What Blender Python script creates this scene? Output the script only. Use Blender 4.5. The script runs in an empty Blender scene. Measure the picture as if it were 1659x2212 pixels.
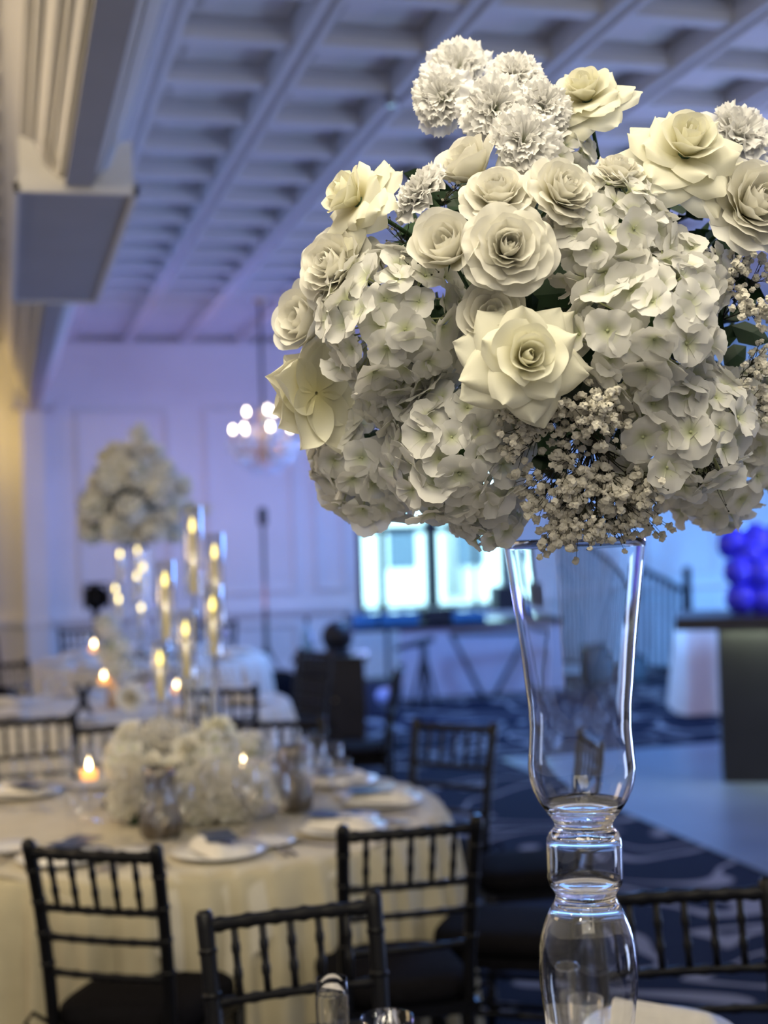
import bpy, bmesh, math, random
from mathutils import Vector, Matrix
random.seed(11)
sc = bpy.context.scene
COL = sc.collection
PI = math.pi
# ---------------------------------------------------------------- camera (photo frame 1659 x 2212)
F, CX, CY, H = 3067.0, 829.5, 1106.0, 1.65
yc = Vector((12-CX, 1180-CY, F)).normalized()          # room's long axis seen by the camera (right, down, forward)
zc = yc.cross(Vector((1, -.03, 0))).normalized()
if zc.y > 0: zc = -zc
xc = yc.cross(zc).normalized()
if xc.x < 0: xc = -xc
def c2w(c):                                            # camera (right, down, forward) -> room direction
    c = Vector(c); return Vector((xc.dot(c), yc.dot(c), zc.dot(c)))
def ray(x, y): return c2w((x-CX, y-CY, F))/F
EYE = Vector((0, 0, H))
def at_d(x, y, d): return EYE + ray(x, y)*d
def at_z(x, y, z):
    r = ray(x, y); return EYE + r*((z-H)/r.z)
def at_y(x, y, Y):
    r = ray(x, y); return EYE + r*(Y/r.y)
cd = bpy.data.cameras.new('camera'); cam = bpy.data.objects.new('camera', cd); COL.objects.link(cam)
cr, cu, cb = c2w((1,0,0)), c2w((0,-1,0)), c2w((0,0,-1))
cam.matrix_world = Matrix(((cr.x,cu.x,cb.x,0),(cr.y,cu.y,cb.y,0),(cr.z,cu.z,cb.z,H),(0,0,0,1)))
cd.sensor_fit = 'HORIZONTAL'; cd.sensor_width = 36; cd.lens = F/1659*36; cd.clip_start = .05
cd.dof.use_dof = True; cd.dof.focus_distance = 1.66; cd.dof.aperture_fstop = 4.2
sc.camera = cam
# ---------------------------------------------------------------- world, lights, exposure
sc.view_settings.view_transform = 'Standard'; sc.view_settings.look = 'None'
sc.view_settings.gamma = 1; sc.view_settings.use_curve_mapping = False
sc.view_settings.exposure = 0.0
sc.cycles.use_denoising = True
sc.cycles.max_bounces = 14; sc.cycles.transmission_bounces = 14; sc.cycles.glossy_bounces = 6
sc.cycles.transparent_max_bounces = 24; sc.cycles.diffuse_bounces = 4
sc.cycles.caustics_reflective = False; sc.cycles.caustics_refractive = False
sc.cycles.sample_clamp_indirect = 4
w = bpy.data.worlds.new('daylight'); sc.world = w; w.use_nodes = True
w.node_tree.nodes['Background'].inputs[0].default_value = (.50, .86, 1.0, 1)
w.node_tree.nodes['Background'].inputs[1].default_value = 9.0
def area(name, loc, target, size, power, col, sy=None, spread=None):
    l = bpy.data.lights.new(name, 'AREA'); l.energy = power; l.color = col
    l.shape = 'RECTANGLE'; l.size = size; l.size_y = sy or size
    if spread: l.spread = spread
    o = bpy.data.objects.new(name, l); COL.objects.link(o); o.location = loc
    o.rotation_euler = (Vector(target)-Vector(loc)).to_track_quat('-Z', 'Y').to_euler(); return o
def lamp(name, loc, power, col, r=.06):
    l = bpy.data.lights.new(name, 'POINT'); l.energy = power; l.color = col; l.shadow_soft_size = r
    o = bpy.data.objects.new(name, l); COL.objects.link(o); o.location = loc; return o
AMBER = (1, .72, .38)
area('overhead_key_rear', (-.2, -.9, 3.6), (.7, 2.2, 1.2), 2.2, 42, (1, .90, .70))  # soft key area behind the camera, standing in for unseen chandeliers
area('overhead_key_near', (.2, .9, 3.6), (.6, 2.4, .8), 1.4, 86, (1, .89, .66))  # second soft key, added overhead to light the bouquet from above
for k, (x, y, z) in enumerate(((-1.3,-.4,3.3),(-.2,-1.6,3.2),(1.1,.2,3.4),(2.2,.3,3.3),(-.5,.9,3.4),(2.0,1.4,3.4))):
    lamp('overhead_glint_light', (x, y, z), 15, (1, .92, .76))  # unseen point lights added for glints on the glass
for k, (x, y, z) in enumerate(((-1.7,2.6,2.7),(-2.4,3.9,2.9),(-1.9,5.6,2.6),(-2.6,7.2,2.8),(-1.8,1.2,2.9))):
    lamp('side_sparkle_light', (x, y, z), 11, (1, .82, .56), .05)  # point lights added out of view for sparkle on the tableware
lamp('balloon_highlight', (6.3, 7.0, 2.1), 110, (.42, .36, 1), .07)  # added out of view to brighten the blue balloons
lamp('balloon_highlight', (5.2, 6.6, 2.6), 26, (.55, .6, 1), .07)  # weaker helper light for highlights on the balloons
area('aisle_lamp', (-2.2, 5.0, 3.2), (.6, 4.8, .8), 1.6, 46, (1, .74, .42))
lamp('wall_sconce', (-.62, 14.82, 2.75), 18, (1, .66, .17), .08)
area('aisle_lamp_far', (-3.0, 10.5, 3.2), (-2.2, 12.5, 0), 1.2, 30, (1, .70, .32))
for X in (1.4, 3.3):
    area('wall_uplight', (X, 11.6, .12), (X+.1, 15.2, 2.9), 1.4, 34, (.07, .19, 1))
for X, e in ((7.1, 62), (8.7, 75)):
    area('wall_uplight', (X, 12.8, .15), (X, 15.2, 1.8), .8, e, (.12, .38, 1))
area('violet_uplight', (3.4, 12.4, .9), (2.6, 11.6, 3.8), .6, 44, (.24, .26, 1))
area('rose_uplight', (2.2, 13.2, .9), (2.2, 13.6, 3.8), .4, 11, (1, .48, .66))
area('floor_wash', (4.6, 11.6, 3.5), (3.6, 10.6, 0), 1.2, 260, (.14, .38, 1))
area('ceiling_wash', (6.6, 6.2, .4), (2.2, 8.0, 3.8), 1.4, 135, (.40, .56, 1))
area('ceiling_wash', (5.6, 1.5, .4), (2.6, 6.0, 3.8), 1.2, 40, (.56, .68, 1))
# ---------------------------------------------------------------- materials
def mat(name, col=(.8,.8,.8), rough=.5, metal=0, noise=0, nscale=8, bump=0, bscale=200, trans=0, ior=1.45, emit=None, estr=0, spec=.5, sheen=0, coat=0):
    m = bpy.data.materials.new(name); m.use_nodes = True; nt = m.node_tree; b = nt.nodes['Principled BSDF']
    b.inputs['Base Color'].default_value = (*col, 1); b.inputs['Roughness'].default_value = rough
    b.inputs['Metallic'].default_value = metal; b.inputs['IOR'].default_value = ior
    b.inputs['Transmission Weight'].default_value = trans; b.inputs['Specular IOR Level'].default_value = spec
    b.inputs['Sheen Weight'].default_value = sheen; b.inputs['Coat Weight'].default_value = coat
    if emit: b.inputs['Emission Color'].default_value = (*emit, 1); b.inputs['Emission Strength'].default_value = estr
    if noise or bump:
        tc = nt.nodes.new('ShaderNodeTexCoord')
    if noise:
        n = nt.nodes.new('ShaderNodeTexNoise'); n.inputs['Scale'].default_value = nscale; n.inputs['Detail'].default_value = 5
        r = nt.nodes.new('ShaderNodeValToRGB')
        r.color_ramp.elements[0].position = .3; r.color_ramp.elements[1].position = .7
        r.color_ramp.elements[0].color = (*[c*(1-noise) for c in col], 1); r.color_ramp.elements[1].color = (*[min(1, c*(1+noise)) for c in col], 1)
        nt.links.new(tc.outputs['Object'], n.inputs['Vector']); nt.links.new(n.outputs['Fac'], r.inputs[0]); nt.links.new(r.outputs[0], b.inputs['Base Color'])
    if bump:
        n2 = nt.nodes.new('ShaderNodeTexNoise'); n2.inputs['Scale'].default_value = bscale
        bp = nt.nodes.new('ShaderNodeBump'); bp.inputs['Strength'].default_value = bump; bp.inputs['Distance'].default_value = .002
        nt.links.new(tc.outputs['Object'], n2.inputs['Vector']); nt.links.new(n2.outputs['Fac'], bp.inputs['Height']); nt.links.new(bp.outputs[0], b.inputs['Normal'])
    return m
def petal_mat(name, tip, base, trans=.3, veins=.25):
    m = bpy.data.materials.new(name); m.use_nodes = True; nt = m.node_tree; N = nt.nodes; L = nt.links
    b = N['Principled BSDF']; out = N['Material Output']
    at = N.new('ShaderNodeAttribute'); at.attribute_name = 'along'
    r = N.new('ShaderNodeValToRGB'); r.color_ramp.elements[0].color = (*base, 1); r.color_ramp.elements[1].color = (*tip, 1)
    r.color_ramp.elements[0].position = .05; r.color_ramp.elements[1].position = .55
    L.new(at.outputs['Fac'], r.inputs[0]); L.new(r.outputs[0], b.inputs['Base Color'])
    b.inputs['Roughness'].default_value = .62; b.inputs['Specular IOR Level'].default_value = .25; b.inputs['Sheen Weight'].default_value = .15
    tc = N.new('ShaderNodeTexCoord'); n = N.new('ShaderNodeTexNoise'); n.inputs['Scale'].default_value = 160; n.inputs['Detail'].default_value = 4
    bp = N.new('ShaderNodeBump'); bp.inputs['Strength'].default_value = veins; bp.inputs['Distance'].default_value = .0012
    L.new(tc.outputs['Object'], n.inputs['Vector']); L.new(n.outputs['Fac'], bp.inputs['Height']); L.new(bp.outputs[0], b.inputs['Normal'])
    t = N.new('ShaderNodeBsdfTranslucent'); L.new(r.outputs[0], t.inputs['Color']); mx = N.new('ShaderNodeMixShader'); mx.inputs[0].default_value = trans
    L.new(b.outputs[0], mx.inputs[1]); L.new(t.outputs[0], mx.inputs[2]); L.new(mx.outputs[0], out.inputs['Surface'])
    return m
def thin_glass(name, tint=(1,1,1), rough=.02, floor=.085):                 # a thin sheet: clear with a Fresnel reflection
    m = bpy.data.materials.new(name); m.use_nodes = True; nt = m.node_tree; N = nt.nodes; L = nt.links
    N.remove(N['Principled BSDF']); out = N['Material Output']
    tr = N.new('ShaderNodeBsdfTransparent'); tr.inputs[0].default_value = (*tint, 1)
    gl = N.new('ShaderNodeBsdfGlossy'); gl.inputs['Roughness'].default_value = rough
    lw = N.new('ShaderNodeLayerWeight'); lw.inputs['Blend'].default_value = .5
    pw = N.new('ShaderNodeMath'); pw.operation = 'POWER'; pw.inputs[1].default_value = 4; L.new(lw.outputs['Facing'], pw.inputs[0])
    mr = N.new('ShaderNodeMapRange'); mr.inputs['To Min'].default_value = floor; mr.inputs['To Max'].default_value = .85; L.new(pw.outputs[0], mr.inputs[0])
    mx = N.new('ShaderNodeMixShader'); L.new(mr.outputs[0], mx.inputs[0]); L.new(tr.outputs[0], mx.inputs[1]); L.new(gl.outputs[0], mx.inputs[2])
    L.new(mx.outputs[0], out.inputs['Surface']); return m
def carpet_mat():
    m = mat('carpet', (.015,.017,.03), .95, spec=.1); nt = m.node_tree; N = nt.nodes; L = nt.links; b = N['Principled BSDF']
    tc = N.new('ShaderNodeTexCoord')
    n = N.new('ShaderNodeTexNoise'); n.inputs['Scale'].default_value = 1.15; n.inputs['Detail'].default_value = 1.0; n.inputs['Roughness'].default_value = .35; n.inputs['Distortion'].default_value = .9
    L.new(tc.outputs['Object'], n.inputs['Vector'])
    ma = N.new('ShaderNodeMath'); ma.operation = 'MULTIPLY'; ma.inputs[1].default_value = 34; L.new(n.outputs['Fac'], ma.inputs[0])
    si = N.new('ShaderNodeMath'); si.operation = 'SINE'; L.new(ma.outputs[0], si.inputs[0])
    r = N.new('ShaderNodeValToRGB'); e = r.color_ramp.elements
    e[0].position = .74; e[0].color = (.011,.014,.030,1); e[1].position = .88; e[1].color = (.26,.25,.26,1)
    L.new(si.outputs[0], r.inputs[0])
    n2 = N.new('ShaderNodeTexNoise'); n2.inputs['Scale'].default_value = 260; L.new(tc.outputs['Object'], n2.inputs['Vector'])
    mx = N.new('ShaderNodeMixRGB'); mx.blend_type = 'MULTIPLY'; mx.inputs[0].default_value = .35; L.new(r.outputs[0], mx.inputs[1]); L.new(n2.outputs['Fac'], mx.inputs[2])
    L.new(mx.outputs[0], b.inputs['Base Color'])
    bp = N.new('ShaderNodeBump'); bp.inputs['Strength'].default_value = .4; bp.inputs['Distance'].default_value = .004
    L.new(n2.outputs['Fac'], bp.inputs['Height']); L.new(bp.outputs[0], b.inputs['Normal'])
    return m
WALL = mat('painted_plaster', (.80,.79,.76), .7, noise=.03, nscale=2, bump=.08, bscale=60)
CEIL = mat('painted_ceiling', (.68,.67,.67), .65, noise=.03, nscale=3)
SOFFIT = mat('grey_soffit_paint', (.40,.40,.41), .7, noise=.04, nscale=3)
CARPET = carpet_mat()
DANCE = mat('polished_floor', (.13,.16,.21), .30, noise=.15, nscale=2)
LINEN3 = mat('ivory_topper_linen', (.60,.55,.43), .85, noise=.06, nscale=14, bump=.25, bscale=420, spec=.2)
LINEN = mat('ivory_linen', (.52,.46,.31), .85, noise=.06, nscale=14, bump=.25, bscale=420, spec=.2)
LINEN2 = mat('pale_linen', (.70,.67,.60), .85, noise=.05, nscale=14, bump=.25, bscale=420, spec=.2)
NAPKIN = mat('napkin_cloth', (.80,.76,.68), .85, noise=.05, nscale=30, bump=.3, bscale=500, spec=.2)
BLACK = mat('black_lacquer', (.0045,.0045,.0055), .36, noise=.2, nscale=40, spec=.28)
CUSHION = mat('black_cushion_fabric', (.006,.0055,.0065), .95, noise=.2, nscale=60, bump=.2, bscale=500, spec=.08)
BLACKM = mat('matt_black_metal', (.012,.012,.014), .5, noise=.2, nscale=20)
GREYM = mat('grey_metal', (.35,.36,.38), .4, metal=.8, noise=.1)
STEEL = mat('hammered_steel', (.20,.175,.145), .33, metal=1, noise=.12, nscale=60, bump=.5, bscale=90)
CUTLERY = mat('cutlery_steel', (.6,.6,.62), .2, metal=1, noise=.05)
PORCELAIN = mat('white_porcelain', (.82,.81,.78), .25, noise=.02)
GOLD = mat('gold_rim', (.75,.52,.22), .3, metal=1, noise=.05)
GLASS = mat('clear_glass', (1,1,1), .0, trans=1, ior=1.46, noise=0)
THIN = thin_glass('thin_glass')
TUBE = thin_glass('candle_tube_glass', floor=.2)
PANE = thin_glass('window_glass', (.92,.97,1))
WAX = mat('led_candle_wax', (.85,.72,.42), .5, noise=.04, emit=(1,.74,.14), estr=.30)
FLAME = mat('candle_flame', (1,.8,.4), .5, emit=(1,.80,.20), estr=4.2)
FLAME3 = mat('far_candle_flame', (1,.8,.4), .5, emit=(1,.80,.26), estr=13)
FLAME2 = mat('tealight_flame', (1,.8,.5), .5, emit=(1,.72,.36), estr=24)
BULB = mat('lamp_bulb', (1,.9,.8), .4, emit=(1,.80,.62), estr=26)
CRYSTAL = mat('cut_crystal', (.92,.95,1), .12, trans=.25, ior=1.6, noise=.02, nscale=30)
BRASS = mat('aged_brass', (.62,.42,.22), .35, metal=.9, noise=.1)
NAVY = mat('navy_card', (.02,.04,.10), .35, noise=.1, nscale=30)
GREEN = mat('dark_green_leaf', (.018,.045,.018), .55, noise=.35, nscale=25, bump=.2, bscale=80)
STEMG = mat('green_stem', (.035,.085,.025), .55, noise=.3, nscale=60)
TWIG = mat('brown_green_twig', (.045,.045,.022), .7, noise=.3, nscale=80)
ROSE = petal_mat('rose_petal', (.89,.87,.78), (.80,.74,.40))
ROSE2 = petal_mat('cream_rose_petal', (.90,.88,.72), (.82,.76,.38))
HYDR = petal_mat('hydrangea_petal', (.88,.87,.82), (.66,.70,.42), veins=.35)
CARN = petal_mat('carnation_petal', (.90,.89,.86), (.78,.80,.60))
GYPS = mat('gypsophila_blossom', (.84,.80,.68), .8, noise=.12, nscale=300, bump=.5, bscale=600, spec=.15)
DIRTY = mat('far_bloom', (.80,.76,.62), .8, noise=.25, nscale=45, bump=.5, bscale=60, spec=.15)
# ---------------------------------------------------------------- mesh helper: collects shapes, links them as ONE object
class MB:
    def __init__(s): s.v = []; s.f = []; s.a = None
    def add(s, vs, fs):
        k = len(s.v); s.v += [tuple(v) for v in vs]; s.f += [tuple(i+k for i in f) for f in fs]; return s
    def box(s, lo, hi, M=None):
        (a,b,c),(d,e,f) = lo, hi
        vs = [(a,b,c),(d,b,c),(d,e,c),(a,e,c),(a,b,f),(d,b,f),(d,e,f),(a,e,f)]
        if M: vs = [M @ Vector(v) for v in vs]
        return s.add(vs, [(3,2,1,0),(4,5,6,7),(0,1,5,4),(1,2,6,5),(2,3,7,6),(3,0,4,7)])
    def tube(s, pts, rad, seg=8, cap=True):
        pts = [Vector(p) for p in pts]
        if not isinstance(rad, (list, tuple)): rad = [rad]*len(pts)
        vs = []; fs = []; n = None
        for i, p in enumerate(pts):
            t = (pts[min(i+1, len(pts)-1)]-pts[max(i-1, 0)]).normalized()
            if n is None:
                n = t.cross(Vector((0,0,1)));
                if n.length < .1: n = t.cross(Vector((1,0,0)))
            n = (n - t*n.dot(t)).normalized(); b = t.cross(n)
            for k in range(seg):
                a = 2*PI*k/seg; vs.append(p + (n*math.cos(a)+b*math.sin(a))*rad[i])
        for i in range(len(pts)-1):
            for k in range(seg):
                k2 = (k+1) % seg; fs.append((i*seg+k, i*seg+k2, (i+1)*seg+k2, (i+1)*seg+k))
        if cap: fs.append(tuple(range(seg))[::-1]); fs.append(tuple(range((len(pts)-1)*seg, len(pts)*seg)))
        return s.add(vs, fs)
    def lathe(s, prof, seg=24, c=(0,0,0), flip=False):
        vs = []; fs = []
        for r, z in prof:
            for k in range(seg):
                a = 2*PI*k/seg; vs.append((c[0]+r*math.cos(a), c[1]+r*math.sin(a), c[2]+z))
        for i in range(len(prof)-1):
            for k in range(seg):
                k2 = (k+1) % seg; f = (i*seg+k, i*seg+k2, (i+1)*seg+k2, (i+1)*seg+k); fs.append(f[::-1] if flip else f)
        return s.add(vs, fs)
    def ball(s, c, r, seg=10, rings=6, sq=(1,1,1)):
        vs = []; fs = []
        for i in range(rings+1):
            t = PI*i/rings
            for k in range(seg):
                a = 2*PI*k/seg; vs.append((c[0]+sq[0]*r*math.sin(t)*math.cos(a), c[1]+sq[1]*r*math.sin(t)*math.sin(a), c[2]-sq[2]*r*math.cos(t)))
        for i in range(rings):
            for k in range(seg):
                k2 = (k+1) % seg; fs.append((i*seg+k, i*seg+k2, (i+1)*seg+k2, (i+1)*seg+k))
        return s.add(vs, fs)
    def mesh(s, name, m, smooth=True):
        me = bpy.data.meshes.new(name); me.from_pydata(s.v, [], s.f); me.materials.append(m)
        if smooth:
            me.polygons.foreach_set('use_smooth', [True]*len(me.polygons))
        if s.a is not None:
            a = me.attributes.new('along', 'FLOAT', 'POINT'); a.data.foreach_set('value', s.a)
        me.update(); return me
    def build(s, name, m, parent=None, smooth=True, loc=None):
        return link(name, s.mesh(name, m, smooth), parent, loc)
def link(name, me, parent=None, loc=None, M=None):
    o = bpy.data.objects.new(name, me); COL.objects.link(o)
    if parent: o.parent = parent
    if loc is not None: o.location = loc
    if M is not None: o.matrix_local = M
    return o
def sharp(o, ang=40):
    me = o.data; bm = bmesh.new(); bm.from_mesh(me)
    for e in bm.edges:
        if len(e.link_faces) == 2 and e.calc_face_angle(0) > math.radians(ang): e.smooth = False
    bm.to_mesh(me); bm.free(); return o
def tag(o, label, cat, group=None):
    o['label'] = label; o['category'] = cat
    if group: o['group'] = group
    return o
def thing(name, label, cat, loc=(0,0,0), rz=0, group=None, M=None):
    o = bpy.data.objects.new(name, None); COL.objects.link(o); o.empty_display_size = .05
    if M is not None: o.matrix_world = M
    else: o.location = loc; o.rotation_euler = (0,0,rz)
    return tag(o, label, cat, group)
def struct(o): o['kind'] = 'structure'; return o
KIDS = {}
def dup(root, loc=None, rz=0, label=None, group=None, M=None, scale=None):
    kids = [o for o in root.children]
    r = root.copy(); COL.objects.link(r)
    if M is not None: r.matrix_world = M
    else: r.location = loc; r.rotation_euler = (0,0,rz)
    if scale: r.scale = (scale,)*3
    if label: r['label'] = label
    if group: r['group'] = group
    for ch in kids:
        c = ch.copy(); COL.objects.link(c); c.parent = r
        for g in ch.children:
            d = g.copy(); COL.objects.link(d); d.parent = c
    return r
def face_matrix(p, n, roll=0, s=1):
    n = Vector(n).normalized(); q = n.to_track_quat('Z', 'Y')
    return Matrix.Translation(p) @ q.to_matrix().to_4x4() @ Matrix.Rotation(roll, 4, 'Z') @ Matrix.Diagonal((s,s,s,1))
# ---------------------------------------------------------------- the room
X0, X1, Y0, YW = -4.2, 9.6, -3.0, 15.2
ZB, ZP, ZT = 3.75, 3.86, 4.0                       # coffer beam underside, coffer panel, slab
fl = struct(MB().box((X0-.2,Y0-.2,-.2),(X1+.2,YW+.2,0)).build('floor', CARPET, smooth=False))
pf = [at_z(1330,1742,0), at_z(1670,1876,0)]
MB().box((3.42,4.2,.0),(8.6,9.75,.006)).build('dance_floor', DANCE, fl, smooth=False)
struct(MB().box((X0-.2,Y0,0),(X0,YW,ZT)).build('wall_left', WALL, smooth=False))
struct(MB().box((X1,Y0,0),(X1+.2,YW,ZT)).build('wall_right', WALL, smooth=False))
struct(MB().box((X0,Y0-.2,0),(X1,Y0,ZT)).build('wall_rear', WALL, smooth=False))
wx0, wx1, wz0, wz1 = 3.74, 5.50, .80, 2.45
wb = struct(MB().box((X0,YW,0),(wx0,YW+.2,ZT)).box((wx1,YW,0),(X1,YW+.2,ZT)).box((wx0,YW,0),(wx1,YW+.2,wz0)).box((wx0,YW,wz1),(wx1,YW+.2,ZT)).build('wall_back', WALL, smooth=False))
def panel_mould(x0, x1, z0, z1, name='panel_moulding'):
    m = MB(); t = .045; d = .022
    for lo, hi in (((x0,z0),(x1,z0+t)),((x0,z1-t),(x1,z1)),((x0,z0+t),(x0+t,z1-t)),((x1-t,z0+t),(x1,z1-t))):
        m.box((lo[0],YW-d,lo[1]),(hi[0],YW,hi[1]))
        cx = .012; m.box((lo[0]+cx,YW-d-.012,lo[1]+cx),(hi[0]-cx,YW-d,hi[1]-cx))
    return m.build(name, WALL, wb, smooth=False)
for x0, x1 in ((.74,1.72),(2.09,3.06),(6.0,6.9),(7.2,8.1),(8.4,9.3),(-1.1,-.1),(-2.4,-1.4)):
    panel_mould(x0, x1, 1.06, 3.06); panel_mould(x0, x1, .22, .74)
panel_mould(3.26, 3.62, 1.06, 3.06)
for x0, x1 in ((X0,wx0-.1),(wx1+.1,X1)):
    struct(MB().box((x0,YW-.075,.84),(x1,YW,.90)).box((x0,YW-.03,.80),(x1,YW,.84)).build('trim_1' if x0 < 0 else 'trim_2', WALL, smooth=False))
    struct(MB().box((x0,YW-.025,0),(x1,YW,.14)).build('baseboard_back', WALL, smooth=False))
struct(MB().box((X0,YW-.10,3.62),(X1,YW,3.70)).box((X0,YW-.16,3.70),(X1,YW,3.76)).box((X0,YW-.05,3.50),(X1,YW,3.62)).build('trim_3', WALL, smooth=False))
# window
wf = struct(MB().box((wx0,YW-.02,wz0),(wx0+.06,YW+.1,wz1)).box((wx1-.07,YW-.02,wz0),(wx1,YW+.1,wz1)).box((wx0,YW-.02,wz0),(wx1,YW+.1,wz0+.05)).box((wx0,YW-.02,wz1-.06),(wx1,YW+.1,wz1)).build('window_1', BLACKM, smooth=False))
MB().box((3.985,YW-.02,wz0),(4.055,YW+.08,wz1)).build('mullion', BLACKM, wf, smooth=False)
MB().box((4.54,YW-.03,wz0),(4.66,YW+.1,wz1)).build('mullion', BLACKM, wf, smooth=False)
MB().box((5.095,YW,wz0),(5.135,YW+.06,wz1)).build('mullion', BLACKM, wf, smooth=False)
MB().box((wx0,YW-.02,1.665),(wx1,YW+.08,1.745)).build('transom', BLACKM, wf, smooth=False)
xs = [wx0+.06, 4.02, 4.60, 5.115, wx1-.07]
for a, b in zip(xs, xs[1:]):
    for z0, z1 in ((wz0+.05,1.70),(1.71,wz1-.06)):
        MB().box((a,YW+.03,z0),(b,YW+.036,z1)).build('pane', PANE, wf, smooth=False)
# ceiling: slab, long beams along the room, cross beams, recessed panels
ce = struct(MB().box((X0-.2,Y0-.2,ZP+.02),(X1+.2,YW+.2,ZT+.1)).build('ceiling', CEIL, smooth=False))
SX, SY = .593, .575
bx = [1.30+SX*k for k in range(-9, 14)]; by = [5.98+SY*k for k in range(-7, 16)]
bm_ = MB()
def beam_long(x):
    p = [(-.066,ZP+.02),(-.066,ZB+.05),(-.050,ZB),(-.026,ZB),(-.020,ZB+.016),(.020,ZB+.016),(.026,ZB),(.050,ZB),(.066,ZB+.05),(.066,ZP+.02)]
    n = len(p); return MB().add([(x+u,Y0,z) for u, z in p]+[(x+u,YW,z) for u, z in p], [(i,i+1,i+1+n,i+n) for i in range(n-1)])
for x in bx: beam_long(x).build('beam', CEIL, ce, smooth=False)
for y in by:
    MB().box((X0,y-.058,ZB+.04),(X1,y+.058,ZP+.02)).box((X0,y-.045,ZB+.02),(X1,y+.045,ZB+.04)).build('cross_beam', CEIL, ce, smooth=False)
pm = MB().box((-SX/2+.08,-SY/2+.07,0),(SX/2-.08,SY/2-.07,.02)).box((-SX/2+.13,-SY/2+.12,-.008),(SX/2-.13,SY/2-.12,0)).mesh('coffer_panel', CEIL, False)
for x in bx[5:]:
    for y in by[3:-1]:
        if y > 14.6 or x > 6.6 or x < -.2: continue
        link('coffer_panel', pm, ce, (x+SX/2, y+SY/2, ZP+.001))
# the stepped beam on the left, its lowered block and its pilaster
cxm = .305
prof = [(.055,3.03),(.055,3.07),(.085,3.07),(.085,3.13),(.10,3.14),(.115,3.14),(.115,3.20),(.15,3.20),(.15,3.30),(.17,3.32),(.20,3.32),(.20,3.42),(.24,3.42),(.24,3.55),(.28,3.58),(.28,3.66),(.315,3.68),(.315,3.80)]
notched = []
for k, (x, z) in enumerate(prof):                       # a fine quirk beside every step
    notched.append((x, z))
    if k+1 < len(prof) and prof[k+1][1] == z: notched += [(x+.002,z+.022),(x+.011,z+.022),(x+.013,z)]
prof = notched
def extr(pts, y0, y1):
    n = len(pts); m = MB(); vs = [(x,y0,z) for x,z in pts]+[(x,y1,z) for x,z in pts]
    m.add(vs, [(i,(i+1)%n,(i+1)%n+n,i+n) for i in range(n)]+[tuple(range(n))[::-1], tuple(range(n,2*n))]); return m
sec = [(cxm+x,z) for x,z in prof]+[(cxm-x*.85,z) for x,z in reversed(prof)]
tb = struct(extr(sec, Y0, YW).build('trim_4', WALL, smooth=False))
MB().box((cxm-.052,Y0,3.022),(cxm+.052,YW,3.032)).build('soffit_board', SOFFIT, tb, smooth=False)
def cap_block(y0, y1, x0, x1, z, name):
    r = struct(MB().box((x0,y0,z),(x1,y0+.025,z+.035)).box((x0,y1-.025,z),(x1,y1,z+.035)).box((x0,y0,z),(x0+.02,y1,z+.035)).box((x1-.02,y0,z),(x1,y1,z+.035))
      .box((x0+.012,y0+.012,z+.03),(x1-.012,y1-.012,z+.06)).build(name, WALL, smooth=False))
    m = MB()
    for s in (-1, 1):                                 # flared shoulders, front and back
        xe = x1-.02 if s > 0 else x0+.02; xi = cxm+s*.06
        for ya, yb in ((y0+.02,y0+.06),(y1-.06,y1-.02)):
            vs = []
            for y in (ya, yb): vs += [(xi,y,z+.05),(xe,y,z+.05),(xe,y,z+.22),(xe-(xe-xi)*.35,y,z+.20),(xe-(xe-xi)*.6,y,z+.11)]
            m.add(vs, [(0,1,2,3,4),(9,8,7,6,5)]+[(i,(i+1)%5,(i+1)%5+5,i+5) for i in range(5)])
    m.build('shoulder', WALL, r, smooth=False)
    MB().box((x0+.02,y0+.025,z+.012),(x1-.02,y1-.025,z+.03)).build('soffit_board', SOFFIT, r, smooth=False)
    return r
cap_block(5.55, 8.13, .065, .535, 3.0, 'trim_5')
cap_block(14.7, 15.15, .10, .50, 3.04, 'trim_6')
struct(MB().box((.19,14.9,0),(.41,YW,3.06)).box((.17,14.88,0),(.43,YW,.2)).box((.175,14.885,.82),(.425,YW,.9)).build('trim_7', WALL, smooth=False))
# outside the window: pavement, a hedge of trees and a pale house in daylight
struct(MB().box((-12,YW+.2,-.6),(24,60,-.4)).build('ground', mat('pavement', (.45,.44,.42), .9, noise=.1), smooth=False))
def tree(x, y, h, label):
    t = thing('tree', label, 'tree', (x,y,-.4))
    MB().tube([(0,0,0),(.05,0,h*.5),(0,.05,h*.8)], [.14,.1,.05]).build('trunk', TWIG, t)
    m = MB()
    for k in range(160):
        d = Vector((random.gauss(0,1),random.gauss(0,1),random.gauss(0,1))).normalized()*h*.32*random.uniform(.5,1)
        c = Vector((0,0,h*.68))+Vector((d.x,d.y,d.z*1.1)); a = Vector((random.gauss(0,1),random.gauss(0,1),random.gauss(0,1))).normalized()*.22
        b = a.cross(Vector((random.gauss(0,1),random.gauss(0,1),1))).normalized()*.16
        m.add([c-a,c-b,c+a,c+b],[(0,1,2,3)])
    f = m.build('crown', mat('leaf_green', (.30,.42,.36), .6, noise=.3, nscale=4), t)
tree(7.3, 34, 1.7, 'small leafy tree outside the bright window, beside the pale house')
hs = thing('house', 'pale house across the street, seen through the bright window', 'building', (15.5,44,-.4))
MB().box((-7,-2,0),(-2.4,2,2.9)).box((-1.6,-2,0),(6,2,4.2)).build('wall', mat('pale_render', (.8,.8,.78), .9, noise=.05), hs, smooth=False)
MB().box((-7.2,-2.2,2.9),(-2.2,2.2,3.2)).box((-1.8,-2.2,4.2),(6.2,2.2,4.5)).build('roof', mat('slate_roof', (.2,.2,.24), .8, noise=.1), hs, smooth=False)
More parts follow.
